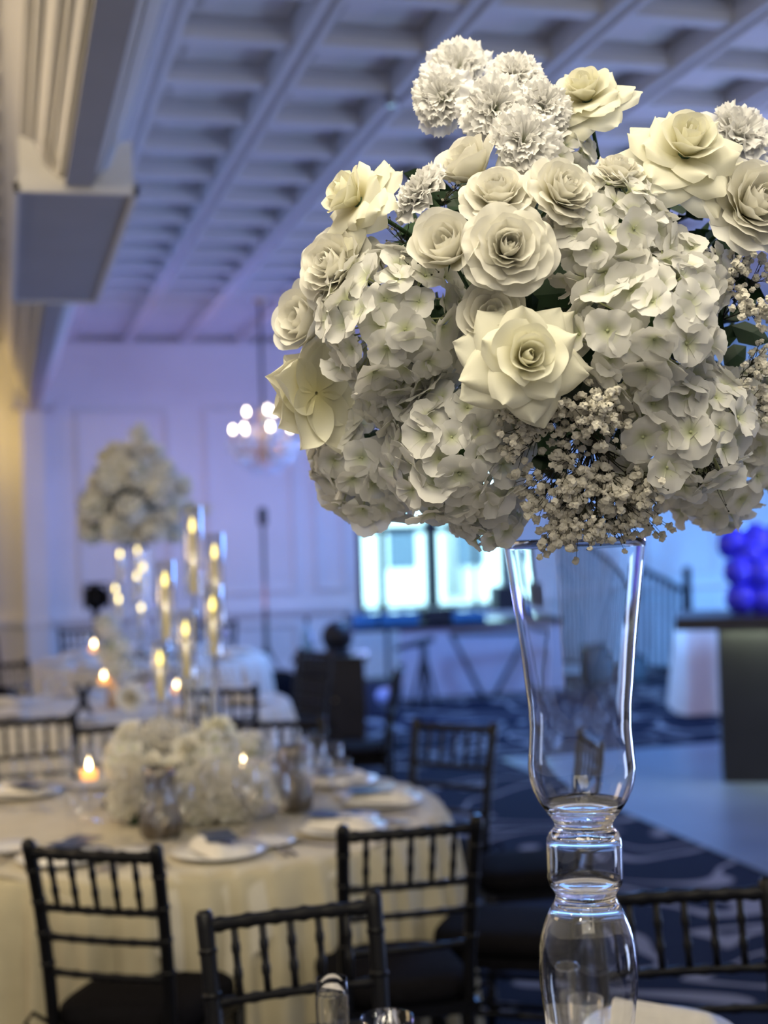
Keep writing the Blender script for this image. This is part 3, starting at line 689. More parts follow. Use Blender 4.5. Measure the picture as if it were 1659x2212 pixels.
vm.lathe(outer+[(prof[-1][0]-.0008, prof[-1][1]+.0012),(prof[-1][0]-tv+.0008, prof[-1][1]+.0012)]+inn[::-1], 72)
def chamber(y0, y1, t=.0032):
    seg = [(r-t, z) for r, z in prof if pr(y1) <= z <= pr(y0)]
    vm.lathe([(.001, seg[0][1]-.004),(seg[0][0]*.75, seg[0][1]-.003)]+seg+[(seg[-1][0]*.75, seg[-1][1]+.003),(.001, seg[-1][1]+.004)], 72, flip=True)
chamber(1804, 1920); chamber(1950, 2480)
vz = vm.build('glass_vase', GLASS); vz.location = (ax.x, ax.y, base_z)
tag(vz, 'tall clear glass trumpet vase with bulb, bead and bell foot under the near bouquet', 'vase')
# ---------------------------------------------------------------- tableware kinds
def lathe_mesh(name, prof, m, seg=20):
    r, z = prof[-1]
    return MB().lathe(prof, seg).tube([(r*math.cos(2*PI*k/24), r*math.sin(2*PI*k/24), z) for k in range(25)], .0011, 5, False).mesh(name, m)
def wall_glass(prof, t=.0014, seg=40):                        # a glass with real wall thickness
    cup = [(max(.001, r-t), z) for r, z in prof if z > .088]
    return MB().lathe([(.001, 0)]+prof+[(prof[-1][0]-t*.5, prof[-1][1]+t*.5)]+cup[::-1]+[(.001, cup[0][1]+.001)], seg)
WINE = [(.034,0),(.032,.003),(.006,.007),(.004,.02),(.004,.085),(.008,.095),(.026,.112),(.036,.135),(.039,.16),(.036,.19),(.032,.212)]
WATER = [(.034,0),(.032,.003),(.007,.008),(.005,.02),(.005,.06),(.012,.07),(.032,.088),(.038,.12),(.037,.15),(.034,.175)]
FLUTE = [(.031,0),(.029,.003),(.006,.008),(.004,.02),(.004,.075),(.010,.09),(.020,.12),(.0255,.16),(.0255,.20),(.0235,.225)]
TUMB = [(0,0),(.028,0),(.030,.004),(.031,.05),(.0335,.12),(.0325,.12),(.030,.05),(.028,.012),(0,.010)]
def rim(prof): return MB().tube([(prof[-1][0]*math.cos(2*PI*k/24), prof[-1][0]*math.sin(2*PI*k/24), prof[-1][1]) for k in range(25)], .0009, 5, False)
wine_me = lathe_mesh('wine_glass', WINE, THIN); water_me = lathe_mesh('water_goblet', WATER, THIN)
plate_me = MB().lathe([(0,.004),(.075,.004),(.09,.008),(.135,.016),(.137,.019),(.09,.013),(.075,.009),(0,.008)], 32).mesh('plate', PORCELAIN)
bread_me = MB().lathe([(0,.003),(.05,.003),(.06,.006),(.085,.012),(.086,.014),(.06,.009),(0,.007)], 28).mesh('bread_plate', PORCELAIN)
butter_me = MB().lathe([(.052,.0),(.052,.001),(.05,.012),(.001,.013)], 20).mesh('rim', GOLD)
def napkin_mesh(seed, w=.11, l=.23, h=.035):
    R = random.Random(seed); vs = []; fs = []; nu, nv = 12, 10; ph = R.uniform(0, 6)
    for lay in (0, 1):
        for j in range(nv+1):
            for i in range(nu+1):
                u, v = i/nu, j/nv; e = (1-(2*u-1)**6)*(1-(2*v-1)**8)
                z = (.004 if lay == 0 else .006+h*e*(.72+.22*math.sin(5*u+ph)+.12*math.sin(9*v+ph*2)))
                vs.append(((u-.5)*w*(1+.12*math.sin(3*v+ph)), (v-.5)*l, z))
        k = lay*(nu+1)*(nv+1)
        for j in range(nv):
            for i in range(nu):
                f = (k+j*(nu+1)+i, k+j*(nu+1)+i+1, k+(j+1)*(nu+1)+i+1, k+(j+1)*(nu+1)+i); fs.append(f if lay else f[::-1])
    return MB().add(vs, fs).mesh('napkin', NAPKIN)
NAPM = [napkin_mesh(s) for s in range(3)]
fork_me = MB().box((-.004,-.10,.003),(.004,.03,.006)).box((-.011,.03,.003),(.011,.05,.006)).box((-.011,.05,.003),(-.006,.10,.006)).box((-.003,.05,.003),(.003,.10,.006)).box((.006,.05,.003),(.011,.10,.006)).mesh('fork', CUTLERY, False)
knife_me = MB().box((-.005,-.11,.003),(.005,.0,.008)).add([(-.006,0,.003),(.008,0,.003),(.008,.08,.003),(-.004,.12,.003),(-.006,0,.006),(.008,0,.006),(.008,.08,.006),(-.004,.12,.006)],[(3,2,1,0),(4,5,6,7),(0,1,5,4),(1,2,6,5),(2,3,7,6),(3,0,4,7)]).mesh('knife', CUTLERY, False)
card_me = MB().box((-.045,-.075,0),(.045,.075,.003)).mesh('menu_card', NAVY, False)
def put(name, me, x, y, z, rz, label, cat, group):
    o = link(name, me, None, (x,y,z)); o.rotation_euler = (0,0,rz); return tag(o, label, cat, group)
ZT2 = .7585
def setting(c, R, a, where, z, full=True, seed=0):
    """one place setting on a round table: c centre, a the seat's direction"""
    rnd = random.Random(seed); ca, sa = math.cos(a), math.sin(a)
    def at(r, t): return c[0]+ca*r-sa*t, c[1]+sa*r+ca*t
    x, y = at(R-.20, 0); put('plate', plate_me, x, y, z, 0, 'white dinner plate at the '+where, 'plate', 'dinner plates at the '+where)
    put('napkin', rnd.choice(NAPM), x, y, z+.009, a+rnd.uniform(-.4,.4)+PI/2, 'folded cream napkin at the '+where, 'napkin', 'napkins at the '+where)
    gx, gy = at(R-.42, .14); put('wine_glass', wine_me, gx, gy, z, 0, 'clear stemmed wine glass at the '+where, 'glass', 'wine glasses at the '+where)
    gx, gy = at(R-.36, .22); put('water_goblet', water_me, gx, gy, z, 0, 'clear water goblet at the '+where, 'glass', 'water goblets at the '+where)
    if not full: return
    for r_, t_, w_ in ((.50,.19,'nearest table middle'),(.40,-.06,'behind the napkin')):
        gx, gy = at(R-r_, t_); put('water_goblet', water_me, gx, gy, z, 0, 'clear water goblet '+w_+' at the '+where, 'glass', 'water goblets on the '+where)
    gx, gy = at(R-.46, -.13); put('wine_glass', wine_me, gx, gy, z, 0, 'clear wine glass beside bread plate at the '+where, 'glass', 'wine glasses on the '+where)
    gx, gy = at(R-.47, .04); put('champagne_flute', flute_me, gx, gy, z, 0, 'slim champagne flute at the '+where, 'glass', 'champagne flutes at the '+where)
    x, y = at(R-.30, -.24); bp = put('bread_plate', bread_me, x, y, z, 0, 'small white bread plate at the '+where, 'plate', 'bread plates at the '+where)
    for t, w_ in ((-.165,'inner'),(-.19,'outer')): x, y = at(R-.19, t); put('fork', fork_me, x, y, z, a+PI/2, w_+' steel fork at the '+where, 'fork', 'forks at the '+where)
    for t, w_ in ((.165,'inner'),(.19,'outer')): x, y = at(R-.19, t); put('knife', knife_me, x, y, z, a+PI/2, w_+' steel knife at the '+where, 'knife', 'knives at the '+where)
    x, y = at(R-.24, .01); put('menu_card', card_me, x, y, z+.046, a+PI/2+rnd.uniform(-.3,.3), 'dark blue menu card at the '+where, 'menu card', 'menu cards at the '+where)
flute_me = lathe_mesh('champagne_flute', FLUTE, THIN)
PL = ['ivory table place between the front chairs','ivory table place behind the second front chair','ivory table place beside the vase','ivory table place by the open carpet',
  'ivory table place right of the centrepiece','ivory table place behind the centrepiece','ivory table place at the picture edge',0,0,'ivory table place behind the front left chair']
for k in range(10):
    if PL[k]: setting(T2, .90, math.radians(-103+18+36*k), PL[k], ZT2, True, k)
for k in range(8): setting(T3, .90, math.radians(20+45*k), 'places of the farther table', .753, False, 40+k)
for k in range(8): setting(T4, .90, math.radians(5+45*k), 'places of the furthest table', .753, False, 60+k)
# silver pitchers
def pitcher(x, y, label, s=1.):
    t = thing('pitcher', label, 'pitcher', (x,y,ZT2))
    P = [(.0,.0),(.048,0),(.058,.006),(.064,.03),(.064,.055),(.058,.09),(.049,.12),(.045,.15),(.046,.18),(.051,.208),(.049,.208),(.044,.18),(.043,.15),(.047,.12),(.055,.08),(.0,.02)]
    MB().lathe([(r*s, z*s) for r, z in P], 36).build('body', STEEL, t)
    MB().tube([(-.046*s,0,.19*s),(-.085*s,0,.195*s),(-.105*s,0,.15*s),(-.095*s,0,.10*s),(-.066*s,0,.08*s)], [.007]*5, 8).build('handle', STEEL, t).rotation_euler = (0,0,-1.35)
    MB().add([(.045*s,-.022*s,.195*s),(.045*s,.022*s,.195*s),(.066*s,0,.212*s),(.046*s,0,.185*s)], [(0,2,3),(1,3,2),(0,1,2)]).build('spout', STEEL, t).rotation_euler = (0,0,-1.35)
    return t
p = at_z(347, 1806, ZT2); pitcher(p.x, p.y-.01, 'hammered silver pitcher in front of the low white centrepiece')
p = at_z(643, 1758, ZT2); pitcher(p.x, p.y+.06, 'hammered silver pitcher standing beside the low centrepiece, toward the window')
# tealights on glass stands
def tealight(px, py, depth, label, zt=ZT2):
    q = at_d(px, py, depth); h = q.z-zt
    t = thing('tealight_holder', label, 'candle', (q.x,q.y,zt))
    MB().lathe([(.034,0),(.03,.004),(.007,.012),(.006,h-.055),(.03,h-.045),(.034,h-.02),(.034,h+.03)], 20).build('glass_stand', THIN, t)
    MB().lathe([(.0,h-.043),(.025,h-.042),(.027,h-.012),(0,h-.012)], 16).build('candle', mat('tealight_wax', (.95,.55,.2), .5, emit=(1,.42,.10), estr=1.6, noise=.03), t)
    MB().lathe([(.001,h-.012),(.007,h-.004),(.0075,h+.004),(.003,h+.018),(.0005,h+.026)], 10).build('flame', FLAME2, t)
tealight(192, 1655, 4.55, 'lit tealight on a clear stand, left of the low centrepiece')
tealight(526, 1650, 4.62, 'lit tealight on a clear stand, nestled right of the low centrepiece')
tealight(203, 1392, 8.0, 'lit candle glowing above the farther table, the higher of two', .753)
tealight(224, 1460, 7.7, 'lit candle glowing above the farther table, the lower of two', .753)
tealight(382, 1480, 7.9, 'small lit candle on the farther table, seen between the glass tubes', .753)
# candelabra of glass tubes
def candelabra(c, z0, tubes, label, seg=20, fm=FLAME):
    t = thing('candelabra', label, 'candelabra', (c.x,c.y,z0))
    MB().lathe([(0,0),(.16,0),(.16,.012),(.05,.02),(0,.02)], 32).build('base', GREYM, t)
    for q, L in tubes:
        x, y = q.x-c.x, q.y-c.y; zf = q.z-z0; zb_ = zf-L
        MB().tube([(x*.8,y*.8,.015),(x,y,zb_-.01)], .006, 8).build('stem', GREYM, t)
        g = MB().lathe([(.012,zb_-.012),(.030,zb_-.01),(.032,zb_),(.032,zf+.06),(.030,zf+.06),(.030,zb_+.004)], seg, (x,y,0)).build('glass_tube', TUBE, t)
        MB().lathe([(.0,zb_+.002),(.011,zb_+.002),(.0105,zf-.03),(.0,zf-.026)], 12, (x,y,0)).build('candle', WAX, t)
        MB().lathe([(.001,zf-.028),(.0085,zf-.015),(.0095,zf-.003),(.005,zf+.014),(.0005,zf+.026)], 12, (x,y,0)).build('flame', fm, t)
cc = at_d(405, 1500, 4.75)
tb_ = [((415,1133),4.72,.23),((463,1190),4.78,.24),((356,1250),4.70,.20),((459,1303),4.66,.17),((401,1356),4.62,.16),((345,1420),4.68,.14)]
candelabra(cc, ZT2, [(at_d(*q, d), L) for q, d, L in tb_], 'tall candelabra of clear glass tubes with glowing candles on the ivory table')
c2 = at_d(283, 1300, 11.2)
tb2 = [((259,1196),11.2,.23),((297,1188),11.3,.22),((309,1224),11.1,.2),((295,1243),11.0,.2),((249,1271),11.2,.16),((256,1293),11.0,.16),((305,1311),11.1,.16)]
candelabra(c2, .753, [(at_d(*q, d), L) for q, d, L in tb2], 'distant candelabra of glass tubes with small glowing candles on the furthest table', 14, FLAME3)
# things on the near table
def pos(px, py, z, dy=0): q = at_z(px, py, z); return q
q = at_z(716, 2112, .758+.225); fm = wall_glass(FLUTE); ft = tag(link('champagne_flute', fm.mesh('champagne_flute', GLASS), None, (q.x,q.y,.757)), 'clear champagne flute nearest the camera at the bottom edge', 'glass')
q = at_z(836, 2195, .758+.135); o = MB().lathe([(r*1.25, z*1.125) for r, z in TUMB], 40).build('tumbler', GLASS); o.location = (q.x,q.y,.757); tag(o, 'clear glass tumbler cut by the bottom edge, beside the champagne flute', 'glass')
q = at_z(1262, 2155, .758+.16); o = MB().lathe([(r*1.0, z*1.33) for r, z in TUMB], 40).build('tumbler', THIN); o.location = (q.x,q.y,.757); tag(o, 'clear tumbler seen through the foot of the glass vase', 'glass')
q = at_z(1215, 2085, .758+.225); o = link('champagne_flute', flute_me, None, (q.x,q.y,.757)); tag(o, 'clear champagne flute seen through the foot of the glass vase', 'glass')
q = at_z(1420, 2196, .80); o = link('plate', plate_me, None, (q.x,q.y,.757)); tag(o, 'white plate under the stiff napkin at the bottom edge', 'plate')
m = MB().add([(-.12,-.05,.012),(.10,-.06,.012),(.12,.03,.012),(-.10,.05,.012),(-.115,-.02,.065),(.085,-.035,.05),(.10,.0,.045),(-.10,.015,.075)],[(3,2,1,0),(4,5,6,7),(0,1,5,4),(1,2,6,5),(2,3,7,6),(3,0,4,7)])
o = m.build('napkin', NAPKIN, smooth=False); bv = o.modifiers.new('bevel', 'BEVEL'); bv.width = .012; bv.segments = 3; o.location = (q.x+.02,q.y,.764); o.scale = (.78,.8,.9); o.rotation_euler = (0,0,-.35); tag(o, 'white folded napkin at the bottom edge, right of the vase foot', 'napkin')
# table number tent and bows
q = at_z(240, 1742, ZT2); tn = MB().add([(-.03,-.02,0),(.03,-.02,0),(0,0,.09),(-.03,.02,0),(.03,.02,0)],[(0,1,2),(4,3,2),(1,4,2),(3,0,2),(0,3,4,1)]).build('table_card', BLACK, smooth=False); tn.location = (q.x,q.y,ZT2); tag(tn, 'small black tent card left of the low centrepiece', 'card')
# ---------------------------------------------------------------- smaller blooms joined into one mesh each (seen blurred)
def merged(kind, seed, m):
    M_ = MB(); M_.a = []
    if kind == 'hydrangea':
        R = random.Random(seed); n = 34
        for i in range(n):
            z = 1-1.5*(i+.5)/n; a = i*2.39996; r = math.sqrt(max(0, 1-z*z)); d = Vector((r*math.cos(a), r*math.sin(a), z))
            nn = (d+Vector((R.gauss(0,.35),R.gauss(0,.35),R.gauss(0,.35)))).normalized(); T = face_matrix(d*R.uniform(.78,.95), nn, R.uniform(0,6), .38)
            for k in range(4):
                v, f, al = petal(PI/2*k, .03, 1, 50, 84+R.uniform(-20,20), 95+R.uniform(-40,20), .72, nu=4, nv=3, wrapmin=.42, seed=seed+i*4+k, phimax=.95)
                M_.add([T @ Vector(q) for q in v], f); M_.a += al
        n0 = len(M_.v); M_.ball((0,0,-.1), .6, 8, 5); M_.a += [0.]*(len(M_.v)-n0)
    else:
        sp = rose_specs(kind, seed)[::2] if kind != 'star' else rose_specs(kind, seed)
        for s in sp:
            s = dict(s); s['nu'] = 5; s['nv'] = 5; v, f, al = petal(**s); M_.add(v, f); M_.a += al
    return M_.mesh(kind, m)
FB = {k: [merged(k, s, m) for s in (1, 2)] for k, m in (('hydrangea', HYDR), ('open', ROSE), ('star', ROSE2))}
def small(kind, seed, P, n, s, label, group):
    nm = 'hydrangea' if kind == 'hydrangea' else 'rose'
    o = link(nm, FB[kind][seed % 2], None, M=face_matrix(P, n, seed*1.7, s)); return tag(o, label, nm, group)
def fluff(seed, c, rad, n, label, group=None, sq=(1,1,1), r=.005, down=.3):
    """baby's breath too small to count: stalks with many blossoms, one object"""
    R = random.Random(seed); m = MB()
    for i in range(n):
        d = Vector((R.gauss(0,1),R.gauss(0,1),R.gauss(0,1))).normalized(); d = Vector((d.x*sq[0], d.y*sq[1], d.z*sq[2]))*rad*R.uniform(.55,1.05)
        m.ball(d, r*R.uniform(.7,1.3), 5, 3)
        if i % 4 == 0: m.tube([(0,0,-rad*down), d*.6, d], .0011, 3, False)
    o = m.build('gypsophila', GYPS); o.location = c; o['kind'] = 'stuff'; return tag(o, label, "baby's breath", group)
ORD = ['first','second','third','fourth','fifth','sixth','seventh','eighth','ninth','tenth','eleventh','twelfth','thirteenth','fourteenth']
def rank(items, i, key):                                       # place of item i among the items of its sort
    h = items[i][0] == 'hydrangea'; same = sorted((j for j in range(len(items)) if (items[j][0] == 'hydrangea') == h), key=lambda j: (key(items[j]), j))
    return ORD[same.index(i)]
# the far tall bouquet on the farther table
DF = 8.0; G3 = 'blooms of the far tall bouquet'
cF = at_d(290, 1070, DF); sF = DF/F
spots = [('hydrangea',205,1090,42),('hydrangea',250,1140,40),('hydrangea',330,1140,38),('hydrangea',375,1110,34),('hydrangea',285,1100,40),('hydrangea',200,1145,36),('hydrangea',345,1060,42),('hydrangea',240,1035,44),('hydrangea',300,1020,46),('hydrangea',375,1150,28),
 ('open',215,1045,30),('open',332,1120,26),('open',385,1060,30),('star',250,975,28),('star',300,935,24),('open',275,985,34),('open',325,985,34),('star',395,1045,26),('star',412,1098,18),('open',190,1120,26),('open',265,1150,26),('hydrangea',350,1020,36),('star',312,955,22),('star',225,985,20),('open',300,1150,26),('hydrangea',262,1010,40)]
for i, (k, x, y, r) in enumerate(spots):
    dx, dy = (x-290)/130, (y-1060)/120; dd = DF-.28*math.sqrt(max(0, 1-dx*dx-dy*dy))
    small(k, i, at_d(x, y, dd), camdir(dx, -dy+.2, .8), r*sF*(.81 if k == 'hydrangea' else .9), ('white hydrangea head' if k == 'hydrangea' else 'cream rose')+' in the blurred far tall bouquet, '+rank(spots, i, lambda q: q[2])+' of them from its top', G3+(' (hydrangea)' if k == 'hydrangea' else ' (roses)'))
m = MB(); R = random.Random(8)
for i in range(160):
    d = Vector((R.gauss(0,1),R.gauss(0,1),R.gauss(0,1))).normalized(); p = cF+Vector((0,0,-.02))+Vector((d.x*.24,d.y*.2,d.z*.22))*R.uniform(.8,1.12); a = (d+Vector((R.gauss(0,.7),R.gauss(0,.7),R.gauss(0,.7)))).normalized()*.07; b = a.cross(Vector((R.gauss(0,1),R.gauss(0,1),1))).normalized()*.025
    m.add([p,p+a*.5+b,p+a,p+a*.5-b],[(0,1,2,3)])
m.ball(cF+Vector((0,.03,-.03)), .17, 10, 8)
lv = m.build('foliage', GREEN, smooth=False); lv['kind'] = 'stuff'; tag(lv, 'dark green leaves inside the blurred tall bouquet on the farther table', 'foliage')
fluff(11, at_d(250,985,7.85), .07, 160, "wisp of baby's breath on the top left of the far tall bouquet", sq=(1.1,.8,1.4), r=.006)
fluff(12, at_d(305,945,7.85), .06, 120, "wisp of baby's breath standing highest on the far tall bouquet", sq=(.7,.7,1.6), r=.006)
fluff(13, at_d(440,1102,7.9), .045, 90, "small wisp of baby's breath poking out sideways from the far tall bouquet", sq=(1.4,.8,.8), r=.006)
vb = at_d(297, 1165, DF); hv = vb.z-.753
fv = MB().lathe([(.0,0),(.10,0),(.10,.012),(.05,.08),(.066,.20),(.05,.30),(.035,.33),(.05,.36),(.05,.42),(.04,.45),(.07,.52),(.068,.58),(.085,hv-.05),(.10,hv)], 32).build('glass_vase', THIN); fv.location = (vb.x,vb.y,.753)
tag(fv, 'tall clear glass vase under the blurred bouquet on the farther table', 'vase')
# the low centrepiece on the ivory table
G2 = 'blooms of the low centrepiece'
low = [('hydrangea',280,1640,52,4.5),('hydrangea',300,1700,48,4.42),('hydrangea',395,1690,62,4.42),('hydrangea',455,1640,60,4.5),('hydrangea',545,1690,48,4.5),('hydrangea',350,1610,56,4.7),('hydrangea',430,1740,46,4.38),('hydrangea',500,1745,44,4.42),('hydrangea',540,1620,40,4.85),
 ('star',472,1583,46,4.55),('open',562,1705,34,4.42),('open',285,1590,34,4.6),('open',408,1620,34,4.45),('open',330,1660,34,4.4),('hydrangea',265,1735,36,4.42)]
low = [(k, x, y, r, d+.07) for k, x, y, r, d in low]
for i, (k, x, y, r, d) in enumerate(low):
    dx, dy = (x-410)/170, (y-1680)/110
    lb = ('white hydrangea head' if k == 'hydrangea' else 'cream rose')+' in the low ivory table centrepiece, '+rank(low, i, lambda q: q[1])+' of them from the left'; g = G2+(' (hydrangea)' if k == 'hydrangea' else ' (roses)')
    if i == 9: lb, g = 'fully open cream rose on top of the low centrepiece', None
    small(k, i, at_d(x, y, d), camdir(dx*.7, -dy*.5+.45, .7), r*d/F, lb, g)
fluff(1, at_d(285,1690,4.42), .10, 500, "cloud of baby's breath on the left of the low centrepiece", sq=(.8,.8,1.1), r=.0042)
fluff(2, at_d(440,1700,4.4), .13, 700, "cloud of baby's breath filling the middle of the low centrepiece", sq=(1.2,.8,.8), r=.0042)
fluff(3, at_d(530,1730,4.45), .09, 320, "cloud of baby's breath on the right of the low centrepiece", sq=(1.1,.8,.7), r=.0042)
fluff(4, at_d(350,1600,4.6), .11, 420, "cloud of baby's breath at the back of the low centrepiece", sq=(1.2,.8,.7), r=.0042)
m = MB(); R = random.Random(9); c = at_d(410,1715,4.62)
for i in range(150):
    d = Vector((R.gauss(0,1),R.gauss(0,1),abs(R.gauss(0,1)))).normalized(); p = c+Vector((d.x*.2,d.y*.12,d.z*.10))*R.uniform(.6,1); a = (d+Vector((R.gauss(0,.7),R.gauss(0,.7),R.gauss(0,.7)))).normalized()*.05; b = a.cross(Vector((R.gauss(0,1),R.gauss(0,1),1))).normalized()*.018
    m.add([p,p+a*.5+b,p+a,p+a*.5-b],[(0,1,2,3)])
m.box((c.x-.2,c.y-.10,ZT2),(c.x+.2,c.y+.10,ZT2+.06))
lv = m.build('foliage', GREEN, smooth=False); lv['kind'] = 'stuff'; tag(lv, 'dark green leaves inside the low centrepiece on the ivory table', 'foliage')
# flowers low on the farther table
for i, (k, x, y, r, d) in enumerate((('open',285,1510,32,7.2),('hydrangea',245,1400,36,7.8),('hydrangea',262,1440,34,7.7),('hydrangea',232,1350,26,8.1),('hydrangea',420,1490,32,7.4),('open',436,1530,24,7.2))):
    small(k, i, at_d(x, y, d), camdir(0,.4,.8), r*d/F, ['cream rose standing low on the farther table, above the dark chair','white hydrangea under the far tall bouquet, beside the higher candle','white hydrangea under the far tall bouquet, beside the lower candle','white hydrangea close below the distant glass tubes','white hydrangea on the farther table behind the tall candelabra','cream bud on the farther table behind the tall candelabra'][i], None)
for i, (x, y, d, w_) in enumerate(((285,1525,7.2,.012),(247,1430,7.75,.05),(425,1515,7.3,.03))):
    q = at_d(x, y, d); o = MB().lathe([(0,0),(.04,0),(.045,.03),(.035,max(.06,q.z-.753)),(.03,max(.06,q.z-.753))], 16).build('flower_holder', BRASS if i == 1 else THIN); o.location = (q.x,q.y,.753)
    tag(o, ['small clear bud vase under the low cream rose on the farther table','brass stand under the white hydrangeas on the farther table','small clear bud vase on the farther table behind the tall candelabra'][i], 'vase')
# black bow-shaped table sign on the farther table
q = at_d(180, 1512, 7.1); b = MB().add([(-.05,0,-.07),(-.02,0,-.07),(.05,0,.08),(.02,0,.08),(-.05,.02,-.07),(-.02,.02,-.07),(.05,.02,.08),(.02,.02,.08)],[(0,1,2,3),(7,6,5,4),(0,4,5,1),(1,5,6,2),(2,6,7,3),(3,7,4,0)]).add([(.05,0,-.07),(.02,0,-.07),(-.05,0,.08),(-.02,0,.08),(.05,.02,-.07),(.02,.02,-.07),(-.05,.02,.08),(-.02,.02,.08)],[(0,1,2,3),(7,6,5,4),(0,4,5,1),(1,5,6,2),(2,6,7,3),(3,7,4,0)]).build('table_easel', BLACK, smooth=False); b.location = (q.x,q.y,q.z); tag(b, 'small black crossed easel on the farther table', 'easel')
# ---------------------------------------------------------------- chandelier
cq = at_d(570, 960, 12.6); t = thing('chandelier', 'crystal chandelier with glowing bulbs hanging before the blue wall', 'chandelier', (cq.x,cq.y,cq.z))
MB().tube([(0,0,.10),(0,0,ZB-cq.z+.06)], .014, 8).build('rod', BLACKM, t)
MB().lathe([(0,-.20),(.04,-.18),(.07,-.08),(.035,.0),(.075,.06),(.03,.14),(.05,.24),(.02,.34)], 16).build('centre_column', BRASS, t)
for rr, zz in ((.24,-.075),(.15,-.16)):
    MB().tube([(rr*math.cos(2*PI*k/32), rr*math.sin(2*PI*k/32), zz) for k in range(33)], .012, 6, False).build('ring', BRASS, t)
lamp('chandelier_glow', (cq.x, cq.y-.02, cq.z+.12), 20, (1, .62, .36), .04)
MB().lathe([(.001,0),(.06,.0),(.05,.04),(.012,.06)], 16, (0,0,ZB-cq.z)).build('ceiling_rose', BRASS, t)
ball = MB().lathe([(.001,-.012),(.009,0),(.012,.016),(.010,.03),(.002,.05)], 10)
bulb_me = ball.mesh('bulb', BULB)
arms = []
for tier, (n, r, z) in enumerate(((7, .27, .06), (3, .15, .22))):
    for k in range(n):
        a = 2*PI*(k+.3)/n; x, y = math.cos(a), math.sin(a)
        MB().tube([(x*.03,y*.03,z-.04),(x*r*.55,y*r*.55,z-.10),(x*r*.95,y*r*.95,z-.03),(x*r,y*r,z)], .007, 6).build('arm', BRASS, t)
        MB().lathe([(.001,z-.005),(.028,z),(.03,z+.008),(.01,z+.012),(.009,z+.05)], 10, (x*r,y*r,0)).build('candle_cup', BRASS, t)
        link('bulb', bulb_me, t, (x*r,y*r,z+.06)); arms.append((x*r, y*r, z))
drop = MB().add([(0,0,.022),(.009,0,.0),(0,.009,0),(-.009,0,0),(0,-.009,0),(0,0,-.03)],[(0,1,2),(0,2,3),(0,3,4),(0,4,1),(5,2,1),(5,3,2),(5,4,3),(5,1,4)]).mesh('crystal_drop', CRYSTAL, False)
R = random.Random(3)
for ring, (r, z, n) in enumerate(((.30,-.04,30),(.24,-.13,28),(.17,-.19,22),(.10,-.23,14),(.20,.06,18),(.31,.0,20),(.12,.14,10))):
    for k in range(n):
        a = 2*PI*k/n+R.uniform(-.05,.05); o = link('crystal_drop', drop, t, (r*math.cos(a), r*math.sin(a), z+R.uniform(-.012,.012))); o.rotation_euler = (R.uniform(-.1,.1),R.uniform(-.1,.1),R.uniform(0,3)); o.scale = (1.7,)*3
# spot fitting added near the top flowers, its lens glowing for a glint
q = at_z(845, 222, ZB-.02); t = thing('glint_spotlight', 'small spotlight added at the ceiling for a pale glint beside the top carnation', 'spotlight', (q.x,q.y,q.z))
MB().lathe([(.001,.03),(.03,.03),(.034,.0),(.03,-.02),(.022,-.02),(.02,.01)], 16).build('housing', GREYM, t)
MB().lathe([(.001,-.012),(.021,-.012),(.021,-.008),(.001,-.006)], 12).build('lens', mat('glint_lens', (.6,.9,1), .2, emit=(.45,.80,1), estr=2.2), t)
# ---------------------------------------------------------------- stands, stage light, cabinet, cases
def stand(px, ytop, Y, label, head, r=.02, spreadr=.35):
    q = at_y(px, ytop, Y); t = thing(label[0], label[1], label[2], (q.x,q.y,0))
    MB().tube([(0,0,.12),(0,0,q.z*.55)], r*1.3, 10).tube([(0,0,q.z*.5),(0,0,q.z)], r, 10).build('pole', BLACKM, t)
    MB().tube([(0,0,.55),(0,0,.61)], r*2, 10).build('collar', BLACKM, t)
    for k in range(3):
        a = 2*PI*k/3+.4; MB().tube([(math.cos(a)*.03,math.sin(a)*.03,.58),(math.cos(a)*spreadr,math.sin(a)*spreadr,.01)], .010, 6).build('leg', BLACKM, t)
    head(t, q.z); return t
def mic_head(t, z): MB().lathe([(.001,z),(.04,z),(.045,z+.03),(.045,z+.14),(.03,z+.17),(.001,z+.175)], 14).build('head', BLACKM, t)
stand(568, 1135, 13.4, ('light_stand', 'tall thin grey stand with small dark head against the blue panelled wall', 'stand'), mic_head, .017)
def stage_head(t, z):
    h = MB().tube([(0,-.16,z),(0,.10,z+.02)], [.11,.09], 14).build('lamp_body', BLACKM, t)
    for s in (-1, 1): MB().box((s*.10-.01,-.30,z-.10),(s*.10+.01,-.16,z+.10), Matrix.Translation((0,0,0))).build('barn_door', BLACKM, t, smooth=False)
    MB().box((-.10,-.28,z+.11),(.10,-.15,z+.13)).build('barn_door', BLACKM, t, smooth=False)
    MB().box((-.03,-.03,z-.18),(.03,.03,z-.08)).build('yoke', BLACKM, t, smooth=False)
stand(205, 1290, 12.6, ('stage_light', 'black stage light on a stand beside the far tall bouquet', 'stage light'), stage_head, .02)
